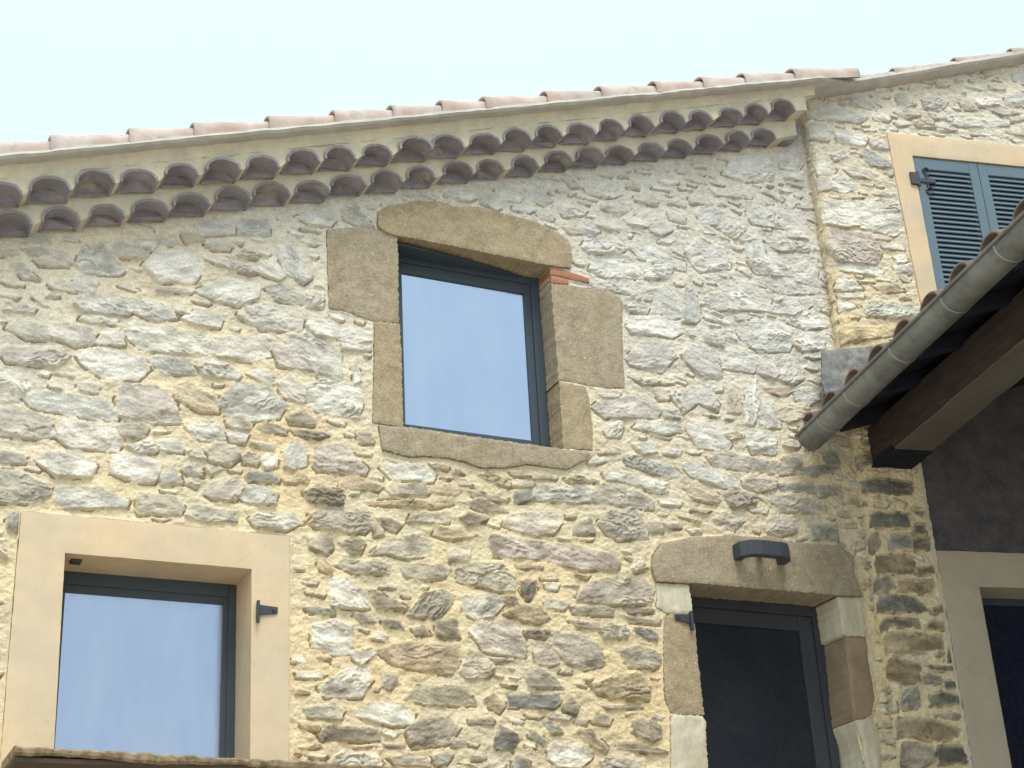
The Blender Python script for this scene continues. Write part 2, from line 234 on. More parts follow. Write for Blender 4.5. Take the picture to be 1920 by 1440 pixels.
T5 = """w0,410 60,405 170,440 175,480 60,485 0,470|w10,490 90,480 160,500 140,530 20,525|w60,610 90,580 105,690 70,710|d90,985 160,985 170,1050 100,1050|l230,1200 270,1160 470,1180 520,1230 500,1270 300,1260|g230,1160 260,1135 380,1150 360,1165|d500,1165 590,1170 590,1205 530,1195|d630,1210 670,1190 680,1225 640,1225|t40,1240 120,1260 230,1300 190,1325 0,1300|g250,1300 300,1270 320,1340 280,1340|g320,1290 470,1280 490,1330 460,1345 330,1345|t510,1300 600,1290 690,1320 620,1345 520,1330|t140,1380 460,1370 620,1350 620,1400 500,1420 160,1400|d690,1320 800,1330 930,1370 920,1390 790,1370|d680,1385 800,1370 920,1420 930,1440 790,1430|t780,1230 830,1215 940,1270 930,1300 820,1260|d945,1210 1040,1215 1060,1240 980,1240|d1070,1225 1200,1235 1195,1260 1090,1255|g965,1270 1050,1255 1080,1280 1060,1300 970,1300|b975,1330 1060,1320 1075,1380 980,1385|l1085,1300 1130,1280 1400,1300 1440,1370 1300,1385 1110,1370|d1265,1260 1330,1240 1430,1260 1430,1280 1300,1280|g1410,1340 1450,1290 1560,1290 1750,1370 1740,1430 1500,1390 1420,1390|w1480,1230 1530,1190 1590,1220 1580,1270 1500,1260|w1590,1240 1650,1225 1830,1280 1820,1325 1740,1320 1620,1280|l1590,1130 1650,1120 1830,1170 1920,1240 1820,1240 1620,1180|d1450,1100 1550,1085 1560,1115 1470,1115|l1650,1060 1740,1050 1760,1100 1700,1110|w1470,970 1530,920 1580,950 1560,1010 1500,1010|w1650,970 1700,930 1880,930 1910,990 1800,990|p1420,850 1500,800 1700,790 1790,860 1760,910 1580,900 1500,910|g1800,870 1890,860 1890,910 1830,905|w1840,770 1880,760 1920,830 1920,880|g1440,765 1570,760 1540,790 1480,792|t1630,680 1830,700 1860,720 1720,725|t1760,750 1830,760 1830,800 1790,800|p1615,570 1700,500 1820,500 1870,570 1790,640 1640,610|w1610,290 1670,250 1720,290 1700,320 1630,310|w1620,400 1640,340 1850,350 1900,430 1850,455 1650,430|w1405,80 1440,10 1600,0 1690,90 1680,125 1500,120|w1700,60 1760,30 1850,60 1840,120 1720,120|l1400,150 1460,140 1620,180 1610,215 1450,185|w1620,190 1680,140 1740,190 1730,240 1650,235|w1760,190 1840,190 1920,270 1920,330 1850,340 1770,300"""
T6 = """w110,270 150,220 330,180 500,280 480,310 220,300|l0,200 70,190 90,330 70,360 0,360|w550,230 700,240 720,280 620,320 500,310|p410,130 540,90 750,170 760,210 560,210|p370,30 500,20 620,90 600,115 430,100|w620,50 700,30 750,90 740,160 640,140|w320,430 400,370 560,380 620,470 580,530 430,530 350,470|w630,490 700,430 790,470 780,520 680,530|w590,370 660,320 790,340 800,400 700,400|d300,340 340,330 370,355 320,360|p0,560 60,510 180,540 210,680 120,680 30,600|w225,570 340,540 410,600 380,650 240,630|p400,580 470,550 530,660 500,680 430,650|p530,570 650,560 670,680 620,710 540,690|r480,740 600,735 640,750 560,775 500,765|l630,760 740,740 760,810 700,830 650,810|w0,760 130,730 190,840 180,870 100,820 20,880|w360,710 410,710 430,800 400,940 350,930|w420,800 530,870 540,960 430,950|t250,760 310,750 320,870 260,870|o560,850 690,830 720,900 600,930 550,910|w20,960 60,930 210,960 260,1060 230,1090 100,1070|l350,1030 420,990 520,1000 510,1110 400,1100|t240,1000 300,980 330,1020 270,1030|g150,1140 250,1100 580,1170 620,1220 540,1230 200,1190|l0,1180 80,1160 250,1230 300,1290 220,1300 50,1240|d570,1130 660,1120 660,1190 620,1180|b680,1190 860,1170 880,1210 740,1240 690,1220|g350,1260 400,1230 520,1260 510,1310 420,1320 360,1290|b535,1280 720,1270 735,1330 560,1320|g750,1300 880,1290 885,1350 780,1350|g440,1360 520,1340 740,1370 800,1420 780,1440 560,1440|d220,1340 300,1310 400,1340 400,1390 300,1410|t0,1300 100,1320 210,1370 180,1390 60,1370|b780,1120 860,1100 870,1170 810,1170"""
T3 = """w540,690 620,640 680,720 640,780 560,760|w230,800 300,710 440,690 510,760 490,830 350,835|w570,770 670,790 660,830 580,820|w160,880 340,890 380,940 200,920|g40,940 120,930 160,970 60,965|l80,1020 130,980 200,1010 190,1080 110,1070|w370,1020 420,990 600,1010 680,1090 560,1100 400,1080|w200,1100 300,1040 340,1110 290,1150|w590,1100 690,1100 690,1160 600,1150|p300,1150 350,1140 410,1165 340,1175|d240,1190 330,1210 310,1225 250,1215|w30,1240 90,1170 270,1240 250,1330 100,1340 60,1300|w330,1200 420,1150 470,1280 390,1290|w390,1300 470,1290 580,1370 500,1360|g470,1180 700,1190 690,1240 560,1230"""
T2 = """w600,860 620,840 720,835 770,860 700,880|g790,870 850,860 900,920 860,935 800,900|w900,830 960,810 1030,850 990,890 920,880|l1050,830 1120,850 1170,880 1130,910 1060,870|w970,930 1040,910 1085,940 1040,950 980,945|w1370,800 1500,780 1560,850 1510,865 1400,850|g1470,900 1560,890 1610,940 1550,960 1480,930|g1610,790 1670,790 1660,820 1620,815|w1800,780 1850,750 1880,790 1830,795|w1600,990 1680,970 1750,1010 1700,1030 1620,1020|l1750,1030 1800,1020 1840,1060 1790,1075 1750,1060|g1840,950 1920,970 1920,1010 1860,995|w1360,1150 1400,1090 1520,1100 1600,1160 1540,1185 1400,1180|w1620,1150 1700,1130 1820,1200 1920,1230 1920,1280 1700,1220|d1250,1040 1300,1045 1360,1075 1290,1065|l1330,1040 1400,1020 1440,1060 1400,1080|g1440,1020 1550,1040 1540,1060 1460,1040|d20,950 110,960 160,1030 100,1030 40,1000"""
T1 = """g620,1150 700,1125 830,1160 800,1210 690,1200|l440,1250 480,1150 600,1140 690,1280 650,1300 500,1295|w770,1120 900,1105 850,1160 800,1145|l1120,1030 1160,1000 1310,1010 1300,1070 1160,1075|l1350,1030 1370,1000 1490,1000 1500,1075 1370,1075|g880,1110 980,1105 1010,1140 900,1140|g120,1160 240,1155 270,1185 180,1190|g0,1170 80,1165 100,1190 0,1200|g280,1180 350,1190 420,1240 360,1235|g200,1220 330,1230 380,1260 250,1255|w820,1250 900,1180 1060,1170 1140,1260 1080,1340 900,1340|t1030,1070 1100,1080 1130,1110 1060,1115|w1460,1250 1540,1230 1590,1310 1560,1330 1480,1300|p1150,1210 1250,1200 1440,1290 1380,1300 1200,1240|l1560,1160 1650,1150 1740,1310 1700,1340 1610,1290|w420,1300 540,1340 520,1400 430,1390|g290,1370 350,1340 440,1395 420,1405 320,1390|p900,1370 1100,1390 1050,1410 900,1400|w1680,980 1760,1015 1840,1025 1900,970 1750,960|g80,1250 130,1260 210,1330 130,1310"""
TD = """g155,60 230,65 240,110 190,120|g250,60 340,60 345,95 290,90|g540,40 600,10 700,50 640,100 560,70|p820,80 880,10 980,40 990,110 900,130 840,110|b1060,70 1220,70 1225,160 1100,150|d40,540 170,535 185,570 70,572|d0,575 100,590 220,610 225,640 60,625|b90,650 180,660 215,690 205,730 100,700|g0,650 40,640 50,690 0,710|g0,780 120,750 230,790 240,850 190,885 60,870|d80,1180 140,1160 230,1200 240,1270 180,1290 90,1240|d0,1290 100,1290 270,1340 270,1360 150,1350 0,1330|g75,310 130,285 160,320 100,335"""
TP = """b205,0 430,0 430,90 210,90|d440,0 510,0 500,25|b455,65 520,65 525,125 470,125|g190,160 210,110 260,120 265,190 210,225|l330,130 440,120 450,215 330,205|d455,150 545,140 545,215 460,210|t250,240 400,235 460,280 450,350 260,345 240,290|t470,310 560,300 570,350 480,355|l575,245 620,235 635,390 590,370|p215,430 230,370 330,350 345,430 270,460|t370,380 560,380 570,430 500,460 370,440|b245,500 270,460 460,475 550,560 480,570 250,560|t560,540 630,510 630,570 570,570|d250,630 290,590 480,600 490,650 340,645 270,670|t535,630 560,615 630,620 620,660 540,665|t280,700 320,670 610,690 620,770 400,800 290,790|b645,710 690,700 705,840 650,845|t285,860 340,815 490,850 500,960 370,960 290,920|d520,860 690,865 680,895 590,895|p500,900 600,915 620,960 510,965|b625,945 700,940 730,990 640,995|l370,1010 480,980 490,1100 380,1105|b550,1030 620,1005 740,1050 740,1085 560,1090|w300,1040 350,1020 360,1110 310,1110|p540,1135 740,1130 740,1160 640,1160|t345,1200 360,1150 560,1160 720,1220 700,1270 600,1290 430,1260 350,1260|g370,1340 400,1290 560,1310 580,1400 480,1440 380,1440|b595,1310 755,1310 765,1410 600,1420"""
TPB = """g950,1120 1040,1100 1100,1170 970,1200|b990,1260 1100,1250 1290,1270 1280,1350 1000,1330"""
TB6 = """w800,30 980,30 1120,80 1110,110 920,90|w850,180 900,90 1010,190 900,200|w870,210 1000,210 1010,240 880,240|w870,260 900,240 970,290 880,310|l1020,290 1060,250 1280,270 1330,320 1200,350 1040,340|t1080,170 1200,160 1240,200 1130,210|w1180,30 1290,60 1300,100 1200,90|o885,405 900,395 1200,390 1210,440 890,500"""
TB3 = """l700,430 820,410 1010,460 1020,500 960,510 850,490 700,480|l690,520 800,510 840,590 800,610 700,590|w860,550 950,560 1030,600 1010,640 880,620|g820,370 960,360 1100,420 1080,440 920,410|b1000,690 1040,660 1150,720 1160,760 1060,745|l1060,620 1100,610 1160,640 1150,660 1080,655|w840,690 900,670 920,700 860,720|w750,750 800,720 850,780 830,800 760,800|g910,770 980,750 1080,800 1070,830 960,810|w750,830 820,800 830,880 760,890|w840,830 900,810 980,880 900,895 840,880|w770,970 800,950 1000,960 1000,1080 920,1090 790,1070|w1010,970 1100,950 1220,970 1220,1120 1180,1140 1010,1100|p800,1150 850,1110 1050,1140 1110,1240 1080,1310 880,1290 810,1230|p1090,1140 1180,1150 1150,1170 1090,1165|w1110,1180 1220,1200 1240,1230 1140,1215|w1200,1270 1240,1250 1260,1290 1210,1300|w1200,1330 1290,1310 1300,1370 1200,1360|g1200,360 1250,350 1300,410 1230,420|l1360,380 1440,350 1480,400 1440,435 1370,430|l1490,480 1570,470 1580,520 1510,525|w1590,490 1660,490 1670,530 1600,530|l1680,490 1830,490 1820,530 1700,535|w1420,520 1480,520 1540,560 1440,555|p1200,505 1280,505 1300,525 1220,530|t1300,505 1380,475 1420,540 1330,535|w1640,370 1760,370 1800,410 1680,420|g1820,550 1920,570 1920,590 1840,575|g1190,450 1260,430 1330,470 1260,480|g1730,290 1810,300 1800,325 1740,320|l1860,220 1940,210 1980,260 1930,290 1870,270|d1700,430 1790,425 1920,455 1800,465|g1400,460 1450,440 1480,490 1420,490|g1550,380 1620,390 1650,440 1590,430|l1820,380 1880,350 1950,370 1940,420 1830,410|g1840,480 1920,470 1950,490 1860,510"""
def stones(fr, txt, ox, oy, up=False): return [(t[0].upper() if up else t[0], poly(fr, t[1:], ox, oy)) for t in txt.strip().split('|')]
stA = stones(A,T7,560,960)+stones(A,T4,0,520)+stones(A,T5,640,480)+stones(A,T6,1280,480)+stones(A,T3,1280,60)+stones(A,T2,640,80)+stones(A,T1,0,80)+stones(A,TD,1160,960)
stB = stones(B,TP,1560,960,True)+stones(B,TPB,1280,480,True)+stones(B,TB6,1280,480)+stones(B,TB3,1280,60)
TONE = dict(w=(.70,.68,.635), g=(.47,.44,.385), d=(.33,.295,.25), b=(.28,.285,.275), l=(.56,.56,.54), p=(.53,.485,.45), t=(.46,.385,.285), r=(.40,.24,.17), o=(.66,.55,.36))

for k_, v_ in list(TONE.items()): TONE[k_.upper()] = tuple(c_*.74 for c_ in v_)       # pier: greyer stone, but mostly porch shade painted into the tones
# ------------------------------------------------------------------ dressed blocks (outline in wall coordinates)
def dens(P, step, jit, rnd):
    out_ = []
    n = len(P)
    for i in range(n):
        a = Vector(P[i]); b = Vector(P[(i+1) % n]); L = (b-a).length; k = max(1, int(L/step)); d = (b-a); pn = Vector((-d.y, d.x))/(L+1e-9)
        for j in range(k):
            q = a + d*(j/k)
            if jit: q = q + pn*rnd.uniform(-jit, jit)
            out_.append(q)
    return out_
def block(name, fr, P, front, back, m_, parent=None, hole=None, jit=.003, rnd_e=.012, amp=.003, step=.02, nsc=9.0, seed=1, lean=0.0, keep_edges=False):
    rnd = random.Random(seed)
    loops = [dens(P, step, 0 if keep_edges else jit, rnd)] + ([dens(hole, step, 0 if keep_edges else jit*.4, rnd)] if hole else [])
    X = np.concatenate([np.array([[q.x, q.y] for q in l]) for l in loops])
    lo, hi = X.min(0), X.max(0)
    gs = max(step, math.sqrt((hi[0]-lo[0])*(hi[1]-lo[1])/9000))
    gx, gy = np.meshgrid(np.arange(lo[0]+gs/2, hi[0], gs), np.arange(lo[1]+gs/2, hi[1], gs))
    gx = gx.ravel()+np.array([rnd.uniform(-.25,.25)*gs for _ in range(gx.size)]); gy = gy.ravel()
    D = sdf([(q.x,q.y) for q in loops[0]], gx, gy)
    if hole: D = np.minimum(D, -sdf([(q.x,q.y) for q in loops[1]], gx, gy))
    keep = D > gs*.45
    # rows of points hugging the outline for the rounded arris
    pts = [Vector((q.x, q.y)) for l in loops for q in l]; edges = []; b = 0
    for l in loops:
        edges += [(b+i, b+(i+1) % len(l)) for i in range(len(l))]; b += len(l)
    nb = b
    pts += [Vector((float(x), float(y))) for x, y in zip(gx[keep], gy[keep])]
    vs, es, fs, *_ = delaunay_2d_cdt(pts, edges, [], 0, 1e-6)
    V2 = np.array([[v.x, v.y] for v in vs])
    tri = np.array([f for f in fs if len(f) == 3])
    cen = V2[tri].mean(1)
    ok = sdf([(q.x,q.y) for q in loops[0]], cen[:,0], cen[:,1]) > 0
    if hole: ok &= sdf([(q.x,q.y) for q in loops[1]], cen[:,0], cen[:,1]) < 0
    tri = tri[ok]
    dv = sdf([(q.x,q.y) for q in loops[0]], V2[:,0], V2[:,1])
    if hole: dv = np.minimum(dv, -sdf([(q.x,q.y) for q in loops[1]], V2[:,0], V2[:,1]))
    dv = np.clip(dv, 0, None)
    h = front + lean*(V2[:,1]-lo[1]) + amp*2*fbm(V2[:,0]*nsc, V2[:,1]*nsc, seed*7+3) + amp*1.2*fbm(V2[:,0]*nsc*4, V2[:,1]*nsc*4, seed*7+9)
    h = h - rnd_e*(1-np.clip(dv/ max(rnd_e,1e-4), 0, 1))**2*.6
    verts = [fr.P(float(x), float(y), float(o)) for (x, y), o in zip(V2, h)]
    faces = [tuple(int(i) for i in t) for t in tri]
    cnt = {}
    for t in faces:
        for i in range(3):
            e_ = (t[i], t[(i+1) % 3]); k = (min(e_), max(e_)); cnt.setdefault(k, []).append(e_)
    bmap = {}
    def bk(i):
        if i not in bmap:
            bmap[i] = len(verts); verts.append(fr.P(float(V2[i][0]), float(V2[i][1]), back))
        return bmap[i]
    side0 = len(faces)
    for k, l in cnt.items():
        if len(l) == 1:
            i, j = l[0]; faces.append((j, i, bk(i), bk(j)))
    me = mesh(verts, faces)
    bm = bmesh.new(); bm.from_mesh(me); bmesh.ops.recalc_face_normals(bm, faces=bm.faces); bm.to_mesh(me); bm.free()
    o = link(name, me, m_, parent)
    try: me.set_sharp_from_angle(angle=math.radians(50))
    except Exception: pass
    return o

# ------------------------------------------------------------------ rubble wall as a relief mesh
def rubble(name, fr, s0, s1, z0, z1, res, sts, blocked, cuts, keepf, parent, seed, glaref, fillsize=(.06,.20), mortar=(.79,.69,.505), tries=15000, wrap=False, flush=None):
    rs = np.random.RandomState(seed)
    ns_, nz = int((s1-s0)/res)+1, int((z1-z0)/res)+1
    s = np.linspace(s0, s1, ns_); z = np.linspace(z0, z1, nz); X, Z = np.meshgrid(s, z, indexing='ij')
    mort = .014*fbm(X*5, Z*6, seed+1) + .016*fbm(X*14, Z*22, seed+2) + .008*fbm(X*50, Z*60, seed+3, 3)
    lab = np.full(X.shape, -1, np.int32); H = mort.copy()
    Wx = .008*fbm(X*16, Z*16, seed+5, 4) + .007*fbm(X*60, Z*60, seed+6, 2); Wz = .007*fbm(X*16, Z*16, seed+7, 4) + .005*fbm(X*60, Z*60, seed+8, 2)
    blk = np.zeros(X.shape, bool); bd = np.full(X.shape, 1.0)
    for P in blocked:
        P = np.array(P); m0, m1 = P.min(0)-.06, P.max(0)+.06
        i0, i1 = max(0,int((m0[0]-s0)/res)), min(ns_, int((m1[0]-s0)/res)+2); j0, j1 = max(0,int((m0[1]-z0)/res)), min(nz, int((m1[1]-z0)/res)+2)
        if i0 >= i1 or j0 >= j1: continue
        d = sdf(P, X[i0:i1,j0:j1], Z[i0:i1,j0:j1]); bd[i0:i1,j0:j1] = np.minimum(bd[i0:i1,j0:j1], -d)
    blk = bd < .008
    occ = blk.copy()
    col = np.zeros(X.shape+(3,), np.float32)
    mc = np.array(mortar, np.float32)
    n1 = fbm(X*2.2, Z*2.2, seed+11)[...,None]; n2 = fbm(X*7, Z*9, seed+12)[...,None]; n3 = fbm(X*40, Z*40, seed+13)[...,None]
    col[:] = mc*(1+.22*n2+.22*n3) + n1*np.array([.14,.0,-.14]) + np.clip(n2,-.2,.2)*np.array([-.03,.02,-.05])
    allst = []
    def prof(tone, P, sd, fill=False):
        P = np.array(P); c = P.mean(0); rr = np.random.RandomState(sd)
        Q = P - c; cov = Q.T@Q; wv, ev = np.linalg.eigh(cov); ax = ev[:,1]; ax = ax if ax[0] > 0 else -ax; ay = np.array([-ax[1], ax[0]])
        hz = np.ptp(P[:,1])+.01
        m0, m1 = P.min(0)-.025, P.max(0)+.025
        i0, i1 = max(0,int((m0[0]-s0)/res)), min(ns_, int((m1[0]-s0)/res)+2); j0, j1 = max(0,int((m0[1]-z0)/res)), min(nz, int((m1[1]-z0)/res)+2)
        if i1-i0 < 2 or j1-j0 < 2: return None
        sl = (slice(i0,i1), slice(j0,j1)); x = X[sl]; zz = Z[sl]
        gw = .0085 + (.0 if fill else .011*float(glaref(c[0], c[1]+.45)))
        rd = np.linalg.norm(P-c, axis=1)[:,None]+1e-6; P = c + (P-c)*(1+gw*1.35/rd)
        d = sdf(P, x+Wx[sl], zz+Wz[sl])
        return sl, x, zz, d, c, ax, ay, hz, rr
    def place(tone, P, sd, fill=False):
        r = prof(tone, P, sd, fill)
        if r is None: return False
        sl, x, zz, d, c, ax, ay, hz, rr = r
        if fill:
            gap = rr.uniform(-.001, .006)
            if not (d > .006).any() or (occ[sl] & (d > -gap)).any(): return False
        a = (x-c[0])*ax[0]+(zz-c[1])*ax[1]; b = (x-c[0])*ay[0]+(zz-c[1])*ay[1]
        tn = fbm(a*9+rr.rand()*90, b*24+rr.rand()*90, sd % 9973, 4)*6; fl = np.floor(tn); ter = (fl + sst(.55, .95, tn-fl))/6
        fine = fbm(a*40+3, b*60+7, sd % 7919, 3)
        pl = rr.uniform(-.10, .10)*a + rr.uniform(-.08,.08)*b
        # two or three broken planes
        for q in range(5):
            th = rr.uniform(0, 6.28); off = rr.uniform(.0, .38)*hz; g = rr.uniform(.12,.60)
            pl = np.minimum(pl, .004 + g*(off - (math.cos(th)*a*.5+math.sin(th)*b)))
        pl = np.clip(pl, -.022, .02)
        big = min(1.0, hz/.09)
        lift = rr.uniform(.007, .012)*(.6+.4*big)
        tilt = -np.clip((zz-c[1])/hz, -.6, .5)*rr.uniform(.006, .018)*(.5+.5*big)
        # broken layers: slanting ledges whose lips face down
        la = rr.uniform(-.55, .45); q_ = (b*math.cos(la) + a*math.sin(la))/rr.uniform(.030, .085) + 4.6*fbm(a*9+rr.rand()*70, b*15+rr.rand()*70, (sd+3) % 9973, 4) + 50
        fr_ = q_-np.floor(q_); lm = rr.choice([.25,1,1])*sst(-.08, .14, fbm(a*8+rr.rand()*70, b*12, (sd+4) % 9973, 2))
        saw = (sst(0, .12, fr_)*(1-fr_))*lm
        h = lift + tilt + pl*.75*big + ter*.014*big + saw*rr.uniform(.007,.016)*(.35+.65*big) + fine*.008
        ed = rr.uniform(.004, .009)
        h = h*sst(-.0, ed, d) - .03*(1-sst(-.012, .002, d))
        Hs = H[sl]; h = np.where(d > ed*.5, np.maximum(h, Hs+.0022+.0015*fine), h); up = (h > Hs+.0008) & (d > -.002) & (~blk[sl])
        if up.sum() < 6: return False
        base = np.array(TONE[tone], np.float32); base = base*rr.uniform(.84, 1.16)*(1+rr.uniform(-.022,.022,3))
        st = fbm(a*14+rr.rand()*50, b*34, (sd+5) % 9001, 4)[...,None]; bl = fbm(a*6+rr.rand()*50, b*7, (sd+9) % 9001, 3)[...,None]
        cc = base*(1+1.25*st+.55*bl) + np.clip(bl-.05,0,1)*np.array([.30,.27,.22])*.8
        cc = cc + np.clip(-st-.14,0,1)*np.array([.25,.10,-.05])*rr.choice([0,1,1.5])
        # chalky mortar smear creeping over the rim
        tp = sst(-.3, .4, (zz-c[1])/hz); sm = (sst(.014+.020*tp, .0, d)*sst(-.17-.15*tp,.12, fbm(x*25, zz*25, seed+21, 3)))[...,None]*.8
        cc = cc*(1-sm)+mc*sm
        Cs = col[sl]; Cs[up] = cc[up]; Hs[up] = h[up]; lab[sl][up] = sd; occ[sl] |= d > -.002
        gr = (lab[sl] < 0) & (d > -.0068) & (d < .002) & (~up) & (zz < c[1] + .1*hz) & (~blk[sl])
        k_ = sst(-.05, .10, fbm(x*18, zz*18, (sd+31) % 9001, 2)); Hs[gr] -= (.024*k_)[gr]
        return True
    sd = seed*1000
    for t, P in sts:
        sd += 1; place(t, P, sd)
    tones = 'wwwlggptdlwt'
    for k in range(tries):
        sd += 1
        f = 1 - k/tries
        L = rs.uniform(fillsize[0], fillsize[1])*(.32+1.0*f); Hh = L*rs.uniform(.16,.52); Hh = min(max(Hh, .018), .11)
        cx, cz = rs.uniform(s0, s1), rs.uniform(z0, z1); th = rs.normal(-.02, .14); n = rs.randint(4, 7)
        ph = np.sort(rs.rand(n)*.5+np.arange(n))/n*6.283
        px_ = np.sign(np.cos(ph))*np.abs(np.cos(ph))**.45*L/2*rs.uniform(.6,1.2,n); pz_ = np.sign(np.sin(ph))*np.abs(np.sin(ph))**.45*Hh/2*rs.uniform(.55,1.2,n)
        P = [(cx+a*math.cos(th)-b*math.sin(th), cz+a*math.sin(th)+b*math.cos(th)) for a, b in zip(px_, pz_)]
        glr = glaref(cx, cz)
        t = 'wwwwlggptgwt'[rs.randint(12)] if glr < .5 else 'wwwlwlggp'[rs.randint(9)]
        place(t, P, sd, True)
    W = np.clip(glaref(X, Z), 0, 1)[...,None]
    glare_c = np.array([.69,.665,.615])*(1+.5*n3+.25*n2)  # pale glare over the upper wall, painted into stone and mortar colour
    Wm = W*np.where(lab[...,None] < 0, .74, .56); col = col*(1-Wm)+glare_c*Wm
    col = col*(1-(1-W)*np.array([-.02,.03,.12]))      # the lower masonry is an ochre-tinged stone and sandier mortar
    col = np.clip(col, .03, .88)
    if flush is not None: H = flush(X, Z, H)
    H = np.where(bd < .0, -.02, H*sst(-.0, .02, bd) + .004*(1-sst(0,.03,bd)))
    # mapping to space
    u, n, O = np.array(fr.u), np.array(fr.n), np.array(fr.O)
    Xf, Zf, Hf = X.ravel(), Z.ravel(), H.ravel()
    if wrap:
        t = sst(-.03, .03, Xf)[:,None]; dirn = n*t + (-u)*(1-t); dirn /= np.linalg.norm(dirn, axis=1)[:,None]
        base = np.where(Xf[:,None] >= 0, u*Xf[:,None], n*Xf[:,None]) - (n-u)*(.012*np.exp(-(Xf/.02)**2))[:,None]
        V = O + base + dirn*Hf[:,None]
    else:
        V = O + u*Xf[:,None] + n*Hf[:,None]
    V[:,2] += Zf
    cut = np.zeros(X.shape, bool)
    for P in cuts: cut |= sdf(P, X, Z) > -.001
    if keepf is not None: cut |= ~keepf(X, Z)
    cf = (cut[:-1,:-1] | cut[1:,:-1] | cut[:-1,1:] | cut[1:,1:])
    idx = np.arange(ns_*nz).reshape(ns_, nz)
    q = np.stack([idx[:-1,:-1], idx[1:,:-1], idx[1:,1:], idx[:-1,1:]], -1)[~cf]
    used = np.zeros(ns_*nz, bool); used[q.ravel()] = True; rem = np.cumsum(used)-1
    V = V[used]; q = rem[q]; colf = col.reshape(-1,3)[used]
    me = bpy.data.meshes.new(name)
    me.vertices.add(len(V)); me.vertices.foreach_set('co', V.astype(np.float32).ravel())
    me.loops.add(q.size); me.loops.foreach_set('vertex_index', q.astype(np.int32).ravel())
    me.polygons.add(len(q)); me.polygons.foreach_set('loop_start', np.arange(0, q.size, 4, dtype=np.int32)); me.polygons.foreach_set('loop_total', np.full(len(q), 4, np.int32))
    me.update(calc_edges=True)
    at = me.color_attributes.new('Col', 'FLOAT_COLOR', 'POINT')
    at.data.foreach_set('color', np.concatenate([colf, np.ones((len(colf),1))], 1).astype(np.float32).ravel())
    return link(name, me, M['rubble'], parent)

# ================================================================== HOUSE A
house = empty('stone_house', (3.4, 0, 0))
tag(house, 'pale rubble stone gable with two blue reflecting windows and a dark door', 'house')
# --- upper window surround blocks
UWb = [
 ('lintel', "205,960 260,930 420,898 560,905 650,935 760,932 900,970 1080,1010 1180,1060 1270,1120 1290,1200 1285,1275 1170,1262 320,1095 240,1075 200,1040", 640, 80, .024),
 ('jamb_stone', "-85,1055 60,1045 210,1055 313,1095 316,1200 322,1580 185,1568 0,1510 -70,1500 -80,1250", 640, 80, .010),
 ('jamb_stone', "183,370 324,385 335,600 345,965 175,940 180,700", 640, 480, .012),
 ('sill', "205,962 345,965 1170,1085 1395,1110 1370,1150 1260,1205 1150,1190 1040,1175 920,1195 780,1195 680,1160 590,1140 470,1130 380,1135 230,1095", 640, 480, .022),
 ('jamb_stone', "1175,160 1250,165 1500,200 1560,230 1580,270 1575,380 1582,560 1590,745 1500,745 1220,703 1215,640 1205,500", 640, 480, .010),
 ('jamb_stone', "1222,712 1370,742 1390,800 1410,950 1410,1095 1245,1082 1232,850", 640, 480, .010)]
Dd = [
 ('lintel', "205,398 180,330 185,250 230,185 400,150 600,140 850,150 1000,180 1230,195 1310,260 1310,350 1362,480 1220,475 395,405", .030, 'sandgray'),
 ('jamb_stone', "205,402 390,412 400,480 415,585 330,570 270,575 205,535 215,470", .012, 'pale'),
 ('jamb_stone', "255,610 285,555 370,545 420,595 445,850 478,1145 380,1140 290,1130 255,1050 250,850", .010, 'sand'),
 ('jamb_stone', "288,1155 320,1140 465,1150 482,1180 498,1480 560,2050 350,2050 290,1480", .014, 'pale'),
 ('jamb_stone', "1222,482 1360,490 1385,705 1270,700 1255,690", .014, 'pale'),
 ('jamb_stone', "1272,704 1390,706 1405,850 1440,1050 1420,1140 1380,1165 1320,1170", .006, 'sandred'),
 ('jamb_stone', "1322,1172 1400,1168 1440,1200 1455,1270 1465,1480 1570,2050 1490,2050 1385,1440 1375,1330", .016, 'pale')]
blockedA = [poly(A, t, x, y) for _, t, x, y, _ in UWb] + [poly(A, t, 1160, 960) for _, t, _, _ in Dd]
UW = dict(l=2.885, r=3.79, b=4.915, t=6.06)            # opening, lower and upper edges
uw_open = [A.hit(747,448), A.hit(1030,500), A.hit(1033,560), A.hit(1045,700), A.hit(1055,842), A.hit(755,801), A.hit(748,610)]
uw_cut = poly(A, "300,1090 1190,1258 1190,1262", 640, 80)[:2] + poly(A, "1172,120 1207,500 1222,705 1245,1087 345,967 330,600 322,380", 640, 480)
door_cut = [A.hit(1290,1094), A.hit(1567,1120), A.hit(1583,1193), A.hit(1600,1350), A.hit(1620,1440), (5.56, 1.3), (4.55, 1.3), A.hit(1326,1440), A.hit(1318,1340), A.hit(1300,1180)]
LWs = [(0.985,4.245),(2.262,4.252),(2.268,2.80),(0.980,2.80)]
LWh = [(1.193,4.064),(2.075,4.066),(2.085,2.92),(1.205,2.92)]
brk = [poly(A, "1172,72 1240,80 1385,128 1392,155 1172,108", 640, 480), poly(A, "1174,118 1275,140 1275,166 1177,154", 640, 480)]
def glareA(x, z):  # where the painted glare pales the upper and left wall
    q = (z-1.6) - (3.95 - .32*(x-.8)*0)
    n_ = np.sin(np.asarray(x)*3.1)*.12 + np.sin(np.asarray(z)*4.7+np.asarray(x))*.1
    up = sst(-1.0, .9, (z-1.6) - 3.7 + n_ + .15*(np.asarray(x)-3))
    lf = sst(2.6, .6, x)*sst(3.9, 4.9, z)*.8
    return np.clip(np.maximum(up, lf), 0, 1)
def keepA(X, Z): return Z < rk(3.85, X)
def flushA(X, Z, H):                                   # pointing swells smooth just below the cornice
    t = sst(-.14, -.01, Z - rk(3.80, X)); return H*(1-t)+(-.004)*t
